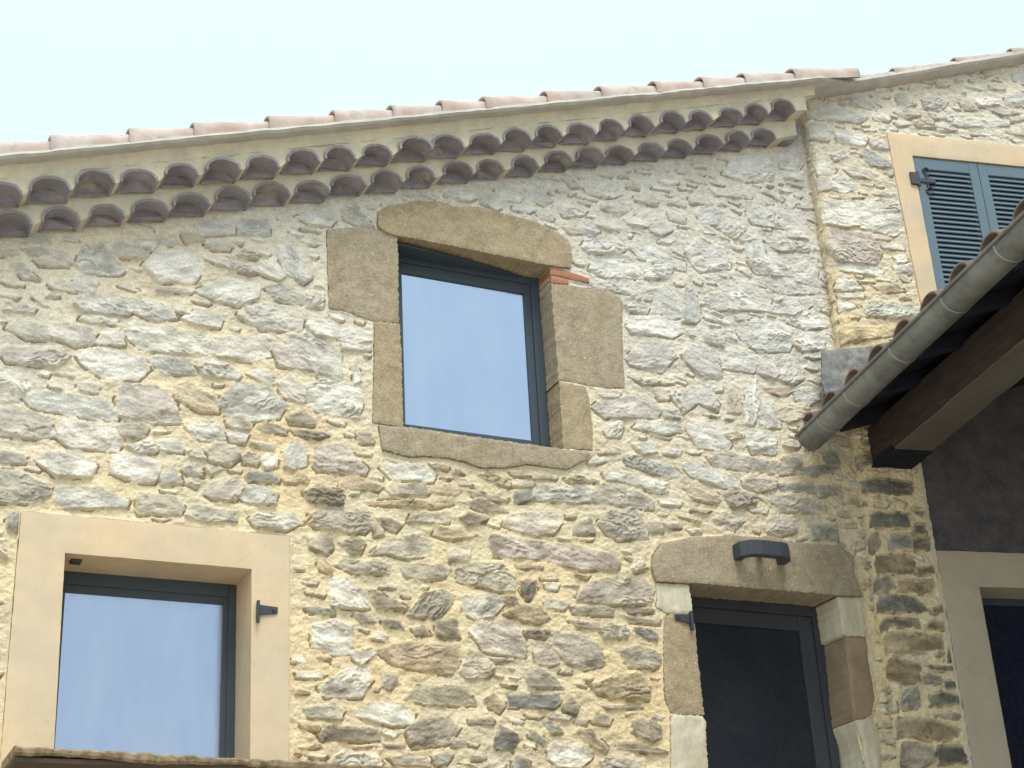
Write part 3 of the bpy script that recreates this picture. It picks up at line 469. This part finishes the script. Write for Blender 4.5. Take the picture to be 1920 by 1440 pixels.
rubble('wall', A, -.15, 5.80, 2.60, 7.62, .0042, stA, blockedA+[LWs]+brk, [LWh, uw_cut, door_cut], keepA, house, 11, glareA, flush=flushA)
lowb = MB().add([A.P(-4,0,.0),A.P(5.8,0,.0),A.P(5.8,2.55,.0),A.P(-4,2.55,.0),A.P(-4,2.55,-.0),A.P(-.15,2.55,0),A.P(-.15,6.2,0),A.P(-4,4.0,0)],[(0,1,2,3),(4,5,6,7)])
lowb.build('base_wall', M['mortar'], house)

def window_root(name, parent): 
    return None
def ring(fr, a0, a1, z0, z1, wl, wr, wb, wt, o0, o1, name, m_, parent, bevel=.003):
    mb = MB()
    mb.box(fr, a0, a0+wl, z0, z1, o0, o1); mb.box(fr, a1-wr, a1, z0, z1, o0, o1)
    mb.box(fr, a0+wl, a1-wr, z1-wt, z1, o0, o1-.0015); mb.box(fr, a0+wl, a1-wr, z0, z0+wb, o0, o1-.0015)
    return mb.build(name, m_, parent, bevel)
def pane(fr, a0, a1, z0, z1, o, m_, parent, name='pane', dust=False):
    mb = MB().box(fr, a0, a1, z0, z1, o-.012, o)
    return mb.build(name, m_, parent)
# upper window: a window part with stone frame, dark aluminium frame and pane
uw = empty('window', A.P(3.3, 5, 0)); uw.parent = house; uw.matrix_parent_inverse = house.matrix_world.inverted()
uw['label'] = 'upper window framed in brown sandstone blocks'
for i, (nm, t, x, y, fo) in enumerate(UWb):
    block(nm, A, poly(A, t, x, y), fo, -.20, M['sandgray' if i in (1,3,4) else 'sand'], uw, jit=.004, rnd_e=.006, amp=.005, step=.012, nsc=14, seed=20+i)
for i, P in enumerate(brk):
    block('brick', A, P, .012, -.15, M['brick'], uw, jit=.002, rnd_e=.005, amp=.003, step=.01, seed=40+i)
block('mortar_joint', A, poly(A, "1175,60 1290,70 1275,170 1177,170", 640, 480), -.004, -.15, M['mortar'], uw, jit=.002, rnd_e=.004, amp=.003, step=.012, seed=45)
ring(A, 2.87, 3.815, 4.93, 6.062, .07, .055, .055, .06, -.21, -.145, 'frame', M['frame'], uw)
ring(A, 2.925, 3.765, 4.975, 6.012, .035, .045, .040, .072, -.20, -.160, 'sash', M['frame'], uw)
MB().add([A.P(a, z_, o_) for z_ in (6.036, 6.030) for (a, o_) in ((2.888,-.018),(2.888,-.146),(3.70,-.146),(3.62,-.12),(3.25,-.055))],
         [(0,1,2,3,4),(5,6,7,8,9),(0,1,6,5),(1,2,7,6),(2,3,8,7),(3,4,9,8),(4,0,5,9)]).build('head_plate', M['frame'], uw)
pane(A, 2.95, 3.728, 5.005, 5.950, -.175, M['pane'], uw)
# lower left window with tan render surround
lw = empty('window', A.P(1.65, 3.5, 0)); lw.parent = house; lw.matrix_parent_inverse = house.matrix_world.inverted()
lw['label'] = 'lower window with smooth tan render surround'
block('surround', A, LWs, .012, -.25, M['render'], lw, hole=LWh, jit=.0015, rnd_e=.004, amp=.0015, step=.03, nsc=4, seed=50)
ring(A, 1.18, 2.085, 2.90, 4.075, .045, .045, .05, .072, -.31, -.25, 'frame', M['frame'], lw)
ring(A, 1.222, 2.045, 2.95, 4.006, .03, .030, .04, .040, -.305, -.262, 'sash', M['frame'], lw)
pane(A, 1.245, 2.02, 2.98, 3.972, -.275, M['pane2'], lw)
q = A.hit(140, 1049, 0)
MB().box(A, 1.235, 1.285, 4.052, 4.0655, -.115, -.06).build('latch_plate', M['iron'], lw, .002)
def hinge(fr, a, z, parent, flip=1, L=.105, h=.045):
    mb = MB()
    mb.add([fr.P(a, z-.045, .012), fr.P(a+flip*.012, z-.045, .012), fr.P(a+flip*.012, z+.05, .012), fr.P(a, z+.05, .012),
            fr.P(a, z-.045, .036), fr.P(a+flip*.012, z-.045, .036), fr.P(a+flip*.012, z+.05, .036), fr.P(a, z+.05, .036)],
           [(0,1,2,3),(4,5,6,7),(0,1,5,4),(2,3,7,6),(0,3,7,4),(1,2,6,5)])
    mb.add([fr.P(a+flip*.012, z-.012, .012), fr.P(a+flip*L, z+.002, .012), fr.P(a+flip*L, z+.034, .012), fr.P(a+flip*.012, z+.038, .012),
            fr.P(a+flip*.012, z-.012, .024), fr.P(a+flip*L, z+.002, .020), fr.P(a+flip*L, z+.034, .020), fr.P(a+flip*.012, z+.038, .024)],
           [(0,1,2,3),(4,5,6,7),(0,1,5,4),(2,3,7,6),(0,3,7,4),(1,2,6,5)])
    t = tube([fr.P(a+flip*.004, z-.055, .034), fr.P(a+flip*.004, z+.055, .034)], .008); mb.add(t.v, t.f)
    t = tube([fr.P(a+flip*L*.8, z+.018, .018), fr.P(a+flip*L*.8, z+.018, .028)], .007); mb.add(t.v, t.f)
    return mb.build('hinge', M['iron'], parent, .0015)
a, z = A.hit(481, 1148, .02); hinge(A, a, z, lw)
# doorway
dr = empty('door', A.P(5.0, 3, 0)); dr.parent = house; dr.matrix_parent_inverse = house.matrix_world.inverted()
dr['label'] = 'dark glazed door under a long stone lintel'
for i, (nm, t, fo, mm) in enumerate(Dd):
    block(nm, A, poly(A, t, 1160, 960), fo, -.24, M[mm], dr, jit=.004, rnd_e=.006, amp=.004, step=.012, nsc=14, seed=60+i)
ring(A, 4.50, 5.535, 2.0, 4.215, .06, .055, .05, .062, -.26, -.20, 'frame', M['leaf'], dr)
ring(A, 4.562, 5.478, 2.05, 4.150, .095, .095, .1, .088, -.245, -.212, 'door_leaf', M['leaf'], dr)
pane(A, 4.65, 5.39, 2.14, 4.070, -.228, M['dpane'], dr)
block('threshold', A, [(4.42,2.46),(5.70,2.46),(5.70,2.615),(4.42,2.615)], .06, -.26, M['pale'], dr, jit=.003, rnd_e=.006, amp=.003, seed=70)
a, z = A.hit(1298, 1165, .02); hinge(A, a-.004, z, dr, -1, L=.10)

# --- cornice: two rows of canal tiles bedded in mortar, following the rake
TILT = math.radians(12)
def arch(sc, zb, wd, ht, n=12):
    pts = []
    for k in range(n+1):
        th = math.pi*k/n; x = -math.cos(th)*wd/2; y = math.sin(th)**.85*ht
        pts.append((sc + x*math.cos(TILT) - y*math.sin(TILT), zb + x*math.sin(TILT) + y*math.cos(TILT)))
    return pts
def row(cents, zi, s_a, s_b, top, o_out, o_in, seed, parent, lean):
    rnd = random.Random(seed)
    zb = lambda s_: rk(zi, s_)
    dat = [(c + rnd.uniform(-.010,.010), zb(c)+rnd.uniform(-.006,.006), rnd.uniform(.176,.204), rnd.uniform(.064,.082), rnd.uniform(-.014,.014)) for c in cents]
    P = [(s_a, zb(s_a)-.004)]
    for c, zc, wd, ht, _ in dat: P += arch(c, zc, wd, ht)
    P.append((s_b, zb(s_b)-.004))
    k = 40; P += [(s_b + (s_a-s_b)*i/k, rk(top, s_b + (s_a-s_b)*i/k)) for i in range(k+1)]
    strip = block('mortar_bed', A, P, o_out-.012, o_in-.03, M['mortar'], parent, jit=.0, rnd_e=.006, amp=.010, step=.016, nsc=15, seed=seed, lean=0, keep_edges=True)
    mb = MB()
    for c, zc, wd, ht, dz in dat:
        outer = arch(c, zc-.003, wd+.004, ht+.004); inner = arch(c, zc-.003, wd-.022, ht-.011); n = len(outer)
        fo = o_out + dz; vs = []
        wob = [rnd.uniform(-.004,.004) for _ in range(n)]
        for o_, wv in ((o_in, 0), (fo, 1)):
            for L_ in (outer, inner): vs += [A.P(x, y, o_ + (wob[i] if wv else 0)) for i, (x, y) in enumerate(L_)]
        fs = []
        for i in range(n-1):
            fs += [(i, i+1, 2*n+i+1, 2*n+i), (n+i, 3*n+i, 3*n+i+1, n+i+1), (2*n+i, 2*n+i+1, 3*n+i+1, 3*n+i), (i, n+i, n+i+1, i+1)]
        fs += [(0, 2*n, 3*n, n), (n-1, 2*n-1, 4*n-1, 3*n-1)]
        mb.add(vs, fs)
        pl_ = arch(c, zc-.006, wd-.004, ht-.004); mb.add([A.P(x, y, o_in+rnd.uniform(.012,.03)+.10*(.0 if y > zc+ht*.5 else .0)) for x, y in pl_], [tuple(range(len(pl_)))])
    mb.build('tile_row', M['tile'], parent)
cor = empty('cornice', A.P(3, 6.4, 0)); cor.parent = house; cor.matrix_parent_inverse = house.matrix_world.inverted()
cor['label'] = 'double row of curved tiles under the eaves'
row([1.045+.2165*i for i in range(-6,21)], 3.776, -.35, 5.64, 3.905, .12, .0, 3, cor, .2)
row([1.185+.2145*(i) for i in range(-7,21)], 3.897, -.35, 5.66, 4.005, .24, .108, 4, cor, .2)
# broken last tile of the lower row
block('broken_tile', A, poly(A, "540,560 600,555 665,505 668,560 640,600 600,625 560,620", 1280, 60, off=.05), .06, -.02, M['tile'], cor, jit=.005, rnd_e=.01, amp=.008, step=.012, seed=77)
def sweep(fr, prof, sa, sb, n, name, m_, parent, amp=.003, seed=5, rk_=None, nsc=9, taper=None):
    ss = np.linspace(sa, sb, n); vs = []; rk_ = rk_ or rk; k = len(prof)
    for s_ in ss:
        for j, (o_, c_) in enumerate(prof):
            nn = float(fbm(np.array([s_*nsc]), np.array([j*.7]), seed))*2*amp
            ot = o_*(taper(float(s_)) if taper and o_ > 0 else 1)
            vs.append(fr.P(float(s_), rk_(c_, float(s_))+nn*.6, ot+nn))
    fs = [(i*k+j, i*k+(j+1)%k, (i+1)*k+(j+1)%k, (i+1)*k+j) for i in range(n-1) for j in range(k)]
    fs += [tuple(range(k)), tuple(range((n-1)*k, n*k))]
    mb = MB().add(vs, fs); o = mb.build(name, m_, parent, smooth=True)
    try: o.data.set_sharp_from_angle(angle=math.radians(35))
    except Exception: pass
    return o
sweep(A, [(-.05,4.0),(.228,3.996),(.232,4.020),(.236,4.040),(.246,4.054),(.262,4.062),(-.05,4.09)], -.45, 5.735, 320, 'render_band', M['mortar'], cor, .009, 31, nsc=14)
# roof of the gable: verge slab, covering, verge tiles
roof = empty('roof', A.P(3, 6.6, 0)); roof.parent = house; roof.matrix_parent_inverse = house.matrix_world.inverted()
sweep(A, [(-.3,4.06),(.255,4.056),(.305,4.060),(.318,4.072),(.310,4.090),(-.3,4.13)], -.5, 6.22, 300, 'verge_slab', M['slab'], roof, .007, 33, taper=lambda q: 1-.36*float(sst(5.68, 6.2, q)))
MB().box(A, -4, 6.2, 4.07+1.6, 4.128+1.6, -6.0, -.28, RAKE).build('roof_deck', M['vtile'], roof)
def canal(fr, sa, sb, c0, c1, off, r0, r1, mb, rkf, n=14, th=.012, seedv=0, sq=.80):
    """half-round tile along the verge: mouth (wide) at sa"""
    vs = []; m_ = 6
    rn = random.Random(seedv)
    for i in range(m_+1):
        t = i/m_; s_ = sa+(sb-sa)*t; r = r0+(r1-r0)*t; c = c0+(c1-c0)*t
        for rr_ in (r, r-th):
            for k in range(n+1):
                a_ = math.pi*min(max((k-1)/(n-2), 0), 1); lim = -.012 - (.035 if k in (0, n) else 0)
                vs.append(fr.P(s_, rkf(c, s_) + math.sin(a_)*rr_*sq + lim, off + math.cos(a_)*rr_))
    w_ = n+1; fs = []
    for i in range(m_):
        for k in range(n):
            a0 = i*2*w_+k; b0 = (i+1)*2*w_+k
            fs += [(a0, a0+1, b0+1, b0), (a0+w_, b0+w_, b0+w_+1, a0+w_+1)]
    for k in range(n): fs += [(k, k+w_, k+w_+1, k+1), (m_*2*w_+k, m_*2*w_+k+1, m_*2*w_+k+w_+1, m_*2*w_+k+w_)]
    mb.add(vs, fs)
vm = MB(); vpx = [(93,255),(240,242),(360,230),(500,218),(622,214),(730,207),(822,193),(903,184),(1018,174),(1120,168),(1222,163),(1310,156),(1388,146),(1480,135)]
vs_ = [A.hit(x, y, .25)[0] for x, y in vpx]; vs_ = [vs_[0]-.36*k for k in (4,3,2,1)] + vs_ + [A.hit(1606,145,.25)[0]-.05]
for i in range(len(vs_)-1):
    canal(A, vs_[i], vs_[i+1]+.045, 4.132, 4.108, .212, .100, .084, vm, rk, seedv=i, sq=.92)
for j in range(1, 6):      # neighbouring tile courses behind the verge
    for i in range(len(vs_)-1): canal(A, vs_[i], vs_[i+1]+.045, 4.130, 4.108, .212-.23*j, .094, .080, vm, rk, n=8, seedv=i)
vm.build('roof_tiles', M['vtile'], roof, smooth=True)

# ================================================================== HOUSE B (adjoining, set proud, turned 11 degrees)
hb = empty('adjoining_house', B.P(1.2, 0, 0))
tag(hb, 'adjoining stone house set forward, with louvred blue-grey shutters', 'house')
def rkB(c, s): return c + 1.6 + .30*s
SW = [(.565,7.425),(1.95,7.425),(1.95,5.97),(.60,5.80)]
SH = [(.722,7.262),(1.685,7.262),(1.685,6.0),(.722,6.0)]
def glareB(x, z): return np.clip(sst(5.5, 7.6, z)*.75, 0, 1)  # painted glare, growing towards the top of this wall
def keepB(X, Z): return ((X < .405) | (Z > 5.28+.30*(X+.3))) & (Z < rkB(6.065, np.maximum(X,0)))
rubble('wall', B, -.13, 2.1, 2.60, 8.30, .0045, stB, [SW, [(.395,5.2),(.42,5.2),(.42,2.4),(.395,2.4)]], [SH], keepB, hb, 23, glareB, fillsize=(.05,.16), tries=6000, wrap=True)
MB().add([B.P(0,0,0),B.P(.405,0,0),B.P(.405,2.55,0),B.P(0,2.55,0),B.P(0,0,-.13),B.P(0,2.55,-.13)],[(0,1,2,3),(0,3,5,4)]).build('base_wall', M['mortar'], hb)
MB().add([B.P(2.09,5.96,0),B.P(6,7.13,0),B.P(6,9.4,0),B.P(2.09,rkB(6.065,2.09),0)],[(0,1,2,3)]).build('side_wall', M['mortar'], hb)
PW = [(.643,4.282),(1.62,4.282),(1.62,.4),(.643,.4)]
block('grey_render', B, [(.40,0),(3.3,0),(3.3,6.33),(.40,5.46)], -.006, -.03, M['gray'], hb, hole=[(.60,4.33),(1.66,4.33),(1.66,.38),(.60,.38)], jit=0, rnd_e=.001, amp=.002, step=.05, nsc=5, seed=80, keep_edges=True)
block('pier_edge', B, [(.372,2.3),(.405,2.3),(.405,5.1),(.376,5.1)], .008, -.05, M['mortar'], hb, jit=.004, rnd_e=.006, amp=.003, step=.02, seed=81)
# porch window
pw = empty('window', B.P(1.1, 3, 0)); pw.parent = hb; pw.matrix_parent_inverse = hb.matrix_world.inverted(); pw['label'] = 'dark window inside the porch with beige surround'
block('surround', B, [(.407,4.497),(1.86,4.497),(1.86,.25),(.407,.25)], .014, -.22, M['render2'], pw, hole=PW, jit=.0015, rnd_e=.004, amp=.0012, step=.04, nsc=4, seed=82)
ring(B, .63, 1.63, .40, 4.30, .05, .05, .05, .06, -.26, -.20, 'frame', M['frame'], pw)
pane(B, .67, 1.59, .44, 4.25, -.225, M['npane'], pw)
# shuttered window
sw = empty('window', B.P(1.2, 6, 0)); sw.parent = hb; sw.matrix_parent_inverse = hb.matrix_world.inverted(); sw['label'] = 'upper window closed by louvred shutters'
block('surround', B, SW, .014, -.12, M['render'], sw, hole=SH, jit=.002, rnd_e=.004, amp=.0015, step=.03, nsc=4, seed=83)
def shutter(a0, a1):
    mb = MB(); z0, z1 = 6.02, 7.255; o0, o1 = -.028, .004; w_ = .066
    mb.box(B, a0, a0+w_, z0, z1, o0, o1); mb.box(B, a1-w_, a1, z0, z1, o0, o1)
    for za, zb_ in ((z1-.085, z1), (z0, z0+.09)): mb.box(B, a0+w_, a1-w_, za, zb_, o0, o1-.0015)
    o = mb.build('shutter', M['shutter'], sw, .003)
    lv = MB(); z = z0+.11
    while z < z1-.10:
        lv.add([B.P(a, z+dz, oo) for a in (a0+w_-.002, a1-w_+.002) for (dz, oo) in ((-.020,.000),(-.014,.003),(.024,-.022),(.018,-.026))],
               [(0,1,2,3),(4,5,6,7),(0,1,5,4),(1,2,6,5),(2,3,7,6),(3,0,4,7)]); z += .0365
    lv.build('louvres', M['shutter'], o)
    MB().box(B, a0+w_, a1-w_, z0+.05, z1-.05, o0-.006, o0-.003).build('back_board', M['dark'], o)
    return o
sh1 = shutter(.727, 1.199); sh2 = shutter(1.203, 1.675)
zz = 7.075
sp_ = [B.P(.80+.028*math.cos(t_)*(1-t_/9), zz+.075+.030*math.sin(t_)*(1-t_/9), .010) for t_ in np.linspace(-1.5, 4.2, 16)]
sq_ = [B.P(.80+.028*math.cos(t_)*(1-t_/9), zz-.075-.030*math.sin(t_)*(1-t_/9), .010) for t_ in np.linspace(-1.5, 4.2, 16)]
mbh = MB()
for L_ in (sp_, sq_, [B.P(.80, zz-.06, .010), B.P(.795, zz+.06, .010)]):
    t = tube(L_, .0055, 6); mbh.add(t.v, t.f)
mbh.box(B, .70, .86, zz-.014, zz+.014, .005, .013); mbh.box(B, .672, .722, zz-.045, zz+.045, .014, .030)
t = tube([B.P(.728, zz-.055, .022), B.P(.728, zz+.055, .022)], .010); mbh.add(t.v, t.f)
mbh.build('hinge', M['iron'], sh1, .001)
# roof of the adjoining house
rb = empty('roof', B.P(1.2, 7.9, 0)); rb.parent = hb; rb.matrix_parent_inverse = hb.matrix_world.inverted()
sweep(B, [(-.3,6.03),(.03,6.01),(.085,6.028),(.097,6.045),(.088,6.075),(-.3,6.09)], -.08, 5.5, 200, 'verge_slab', M['slab'], rb, .006, 35, rkB)
MB().box(B, -.1, 5.5, 6.045+1.6, 6.085+1.6, -6, -.28, .30).build('roof_deck', M['vtile'], rb)
vb = MB(); bs = [B.hit(x, y, .04)[0] for x, y in ((1670,130),(1785,112),(1890,93))]; bs = [bs[0]-.47] + bs + [bs[2]+.47*k for k in range(1,7)]
for i in range(len(bs)-1): canal(B, bs[i], bs[i+1]+.045, 6.092, 6.074, .02, .072, .058, vb, rkB, seedv=i, sq=.75)
for j in range(1, 5):
    for i in range(len(bs)-1): canal(B, bs[i], bs[i+1]+.045, 6.08, 6.06, .02-.23*j, .085, .07, vb, rkB, n=8, seedv=i, sq=.6)
vb.build('roof_tiles', M['vtile'], rb, smooth=True)

# ================================================================== PORCH
po = empty('porch', B.P(1.2, 0, 2))
tag(po, 'lean-to tiled porch roof with zinc gutter and wooden beam, right side', 'porch')
def slz(a, c=0): return 5.215 + .30*(a+.30) + c          # underside of boards
OUT = 6.0  # porch run drawn longer, beyond the view, to shade the interior more
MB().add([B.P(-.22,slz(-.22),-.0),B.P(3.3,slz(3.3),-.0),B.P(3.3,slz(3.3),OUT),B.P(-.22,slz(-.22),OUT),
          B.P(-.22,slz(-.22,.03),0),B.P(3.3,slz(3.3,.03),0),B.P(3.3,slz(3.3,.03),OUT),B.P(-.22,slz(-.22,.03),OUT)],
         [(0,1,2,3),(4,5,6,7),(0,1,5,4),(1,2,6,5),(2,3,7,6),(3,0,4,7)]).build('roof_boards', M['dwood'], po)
for k in range(12):
    o_ = .12+.5*k; mb = MB()
    vs = [B.P(a, slz(a, c), o_+d) for a in (-.16, 3.25) for c in (-.085, -.002) for d in (0, .07)]
    mb.add(vs, [(0,1,3,2),(4,6,7,5),(0,4,5,1),(2,3,7,6),(0,2,6,4),(1,5,7,3)]).build('rafter', M['dwood'], po, .004)
def beamf(a0, a1, z0, z1, o0, o1, name, m_, bev=.008):
    mb = MB(); n = 24; rr_ = random.Random(4); vs = []
    for i in range(n+1):
        o_ = o0+(o1-o0)*i/n; j = [rr_.uniform(-.003,.003) for _ in range(4)]
        vs += [B.P(a0+j[0], z0+j[1], o_), B.P(a1+j[2], z0+j[3], o_), B.P(a1+j[2], z1, o_), B.P(a0+j[0], z1, o_)]
    fs = [(i*4+k, i*4+(k+1)%4, i*4+4+(k+1)%4, i*4+4+k) for i in range(n) for k in range(4)] + [(0,1,2,3),(n*4,n*4+1,n*4+2,n*4+3)]
    return mb.add(vs, fs).build(name, m_, po)
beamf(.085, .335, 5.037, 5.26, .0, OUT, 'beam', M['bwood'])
beamf(.10, .334, 5.022, 5.037, .27, OUT, 'beam_lit_face', M['wood'])  # thin paler board added so the beam's underside looks lit from below
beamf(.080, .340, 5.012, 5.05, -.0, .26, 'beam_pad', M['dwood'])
# out-of-view wall added to keep the porch interior dark
MB().box(B, 3.2, 3.4, 0, 6.2, 0.02, OUT).build('shade_wall', M['gray'], po)
# eave tiles
et = MB()
for k in range(19):
    oc = .335+.308*k-.308
    c0 = 5.222; vs = []; n = 12
    for i, a in enumerate((-.315, .05, .4)):
        r = .108 - .008*i
        for rr_ in (r, r-.013):
            for q_ in range(n+1):
                an = math.pi*q_/n
                vs.append(B.P(a, c0+.30*(a+.315) + .015*i*0 + math.sin(an)**.8*rr_*.95, oc+math.cos(an)*rr_))
    w_ = n+1; fs = []
    for i in range(2):
        for q_ in range(n):
            a0 = i*2*w_+q_; b0 = (i+1)*2*w_+q_; fs += [(a0,a0+1,b0+1,b0),(a0+w_,b0+w_,b0+w_+1,a0+w_+1)]
    for q_ in range(n): fs.append((q_, q_+w_, q_+w_+1, q_+1))
    et.add(vs, fs)
    for cc in (1, 2, 3, 4, 5, 6, 7):       # courses further up the slope
        vs = []
        for i, a in enumerate((-.315+.42*cc, .02+.42*cc, .12+.42*cc)):
            r = .112 - .010*i
            for q_ in range(n+1):
                an = math.pi*q_/n; vs.append(B.P(a, c0+.012+.30*(a+.315)+math.sin(an)**.8*r*.95, oc+math.cos(an)*r))
        et.add(vs, [(i*w_+q_, i*w_+q_+1, (i+1)*w_+q_+1, (i+1)*w_+q_) for i in range(2) for q_ in range(n)])
et.build('eave_tiles', mat('porch_terracotta', (.28,.19,.14), .9, col2=(.17,.14,.12), scale=12, bump=.5, bscale=60, var=(9,.2)), po, smooth=True)
ch = MB()                                     # under-tiles between the covers
for k in range(18):
    oc = .335+.308*k-.154; n = 8; vs = []
    for a in (-.27, 3.2):
        for q_ in range(n+1):
            an = math.pi+math.pi*q_/n; vs.append(B.P(a, 5.265+.30*(a+.315)+math.sin(an)*.035, oc+math.cos(an)*.09))
    ch.add(vs, [(q_, q_+1, n+2+q_, n+1+q_) for q_ in range(n)])
ch.build('channel_tiles', M['tile'], po, smooth=True)
# half-round gutter with rolled rim
GX, GZ, GR = -.322, 5.165, .086
g0 = -.02 + .0
def gut_start(a): return A_off(a)
def ringpts(o_, r, n=20, a0=0, a1=math.pi): return [B.P(GX-math.cos(a0+(a1-a0)*k/n)*r, GZ-math.sin(a0+(a1-a0)*k/n)*r, o_) for k in range(n+1)]
gm = MB(); vs = []; NO = 60; o_s = .055
for i in range(NO+1):
    o_ = o_s+(OUT-o_s)*i/NO
    vs += ringpts(o_, GR) + ringpts(o_, GR-.004)
k = 21; fs = []
for i in range(NO):
    for j in range(20):
        a0 = i*2*k+j; b0 = a0+2*k; fs += [(a0,a0+1,b0+1,b0),(a0+k,b0+k,b0+k+1,a0+k+1)]
for j in range(20): fs += [(j,j+k,j+k+1,j+1)]
gm.add(vs, fs)
cap = ringpts(o_s+.002, GR); gm.add(cap, [tuple(range(len(cap)))])
t = tube([B.P(GX-GR-.004, GZ+.002, o_s-.004), B.P(GX-GR-.004, GZ+.002, OUT)], .0105, 10); gm.add(t.v, t.f)
gut = gm.build('gutter', M['zinc'], po, smooth=True)
for i, (x, y) in enumerate(((1534,806),(1583,757),(1668,678),(1768,590),(1868,498))):
    # distance out where the rim is seen at that place
    best = min(np.linspace(.05, 3.0, 300), key=lambda o_: abs(B.hit(x, y, float(o_))[0]-(GX-GR)))
    mb = MB(); wd_ = .016 if i in (1,2,4) else .009
    vs = ringpts(best, GR+.0035, a0=.05) + ringpts(best+wd_, GR+.0035, a0=.05) + ringpts(best-.001, GR, a0=.05) + ringpts(best+wd_+.001, GR, a0=.05)
    mb.add(vs, [(j,j+1,k+j+1,k+j) for j in range(20)] + [(2*k+j,2*k+j+1,j+1,j) for j in range(20)] + [(k+j,k+j+1,3*k+j+1,3*k+j) for j in range(20)])
    mb.build('gutter_joint', M['solder'] if i != 9 else M['zinc'], gut, smooth=True)
# slate flashing where the porch roof meets the corner
block('flashing', B, poly(B, "1541,658 1600,652 1662,647 1740,640 1740,700 1610,735 1560,744 1546,738 1541,715", 0, 0, 1.0, .05), .055, .035, M['slate'], po, jit=.002, rnd_e=.004, amp=.006, step=.015, nsc=8, seed=90)
block('mortar_fillet', B, poly(B, "1556,742 1600,726 1625,700 1660,690 1650,760 1560,790", 0, 0, 1.0, .05), .075, .02, M['pale'], po, jit=.006, rnd_e=.01, amp=.012, step=.012, nsc=14, seed=91)

# ================================================================== WALL LAMP
lc = A.hit(1431, 1036, .08)
lp = empty('wall_lamp', A.P(lc[0], lc[1], .03)); tag(lp, 'dark grey bracket-shaped wall lamp above the door lintel', 'lamp')
path = [(-.168,.026),(-.166,.100),(-.120,.150),(-.06,.162),(.06,.162),(.120,.150),(.166,.100),(.168,.026)]
inner = [(-.118,.026),(-.118,.080),(-.094,.102),(-.05,.112),(.05,.112),(.094,.102),(.118,.080),(.118,.026)]
lm = MB(); n = len(path); hh = .044
vs = [A.P(lc[0]+x, lc[1]-hh, o_) for x, o_ in path] + [A.P(lc[0]+x, lc[1]-hh, o_) for x, o_ in inner] + [A.P(lc[0]+x, lc[1]+hh, o_) for x, o_ in path] + [A.P(lc[0]+x, lc[1]+hh, o_) for x, o_ in inner]
fs = []
for i in range(n-1):
    fs += [(i,i+1,n+i+1,n+i),(2*n+i,3*n+i,3*n+i+1,2*n+i+1),(i,2*n+i,2*n+i+1,i+1),(n+i,n+i+1,3*n+i+1,3*n+i)]
fs += [(0,n,3*n,2*n),(n-1,3*n-1,4*n-1,2*n-1)]
lm.add(vs, fs).build('lamp_body', M['lamp'], lp, .004)
MB().box(A, lc[0]-.02, lc[0]+.02, lc[1]-.0, lc[1]+.03, .02, .112).build('mounting_plate', M['iron'], lp, .004)

# ================================================================== LEDGE under the lower window
o_l = .35
pl0 = A.hit(28, 1399, o_l); pr0 = A.hit(547, 1427, o_l)
ledge = empty('stone_ledge', A.P(2, pl0[1]-.03, .1)); tag(ledge, 'rough stone ledge with dark underside below the lower left window', 'ledge')
rn = random.Random(8); mb = MB(); n = 90; vs = []
for i in range(n+1):
    t = i/n; a = pl0[0] + (3.9-pl0[0])*t; ztop = pl0[1] + (pr0[1]-pl0[1])*(a-pl0[0])/(pr0[0]-pl0[0])
    e1 = rn.uniform(-.006,.006); e2 = rn.uniform(-.004,.004)
    th = .034 + .012*math.sin(a*9)*.6 + rn.uniform(-.004,.004)
    vs += [A.P(a, ztop+e2, -.0), A.P(a, ztop+e2+.002, o_l+e1-.006), A.P(a, ztop+e2-.006, o_l+e1), A.P(a, ztop-th*.7, o_l+e1-.002), A.P(a, ztop-th, o_l+e1-.012), A.P(a, ztop-th-.004+e2, -.0)]
fs = [(i*6+j, i*6+(j+1)%6, i*6+6+(j+1)%6, i*6+6+j) for i in range(n) for j in range(6)] + [(0,1,2,3,4,5),(n*6,n*6+1,n*6+2,n*6+3,n*6+4,n*6+5)]
mb.add(vs, fs)
lo = mb.build('ledge_slab', M['ledge'], ledge, smooth=False)
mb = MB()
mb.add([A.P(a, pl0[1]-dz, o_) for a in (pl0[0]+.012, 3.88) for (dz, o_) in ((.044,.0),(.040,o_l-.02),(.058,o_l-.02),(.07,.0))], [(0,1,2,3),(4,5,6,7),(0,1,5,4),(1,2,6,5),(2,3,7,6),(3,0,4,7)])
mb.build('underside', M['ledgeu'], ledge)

# ================================================================== GROUND
g = MB().add([(-400,-400,0),(400,-400,0),(400,400,0),(-400,400,0)],[(0,1,2,3)]).build('ground', M['ground'])
tag(g, 'pale gravel ground in front of the houses', None, None, 'structure')
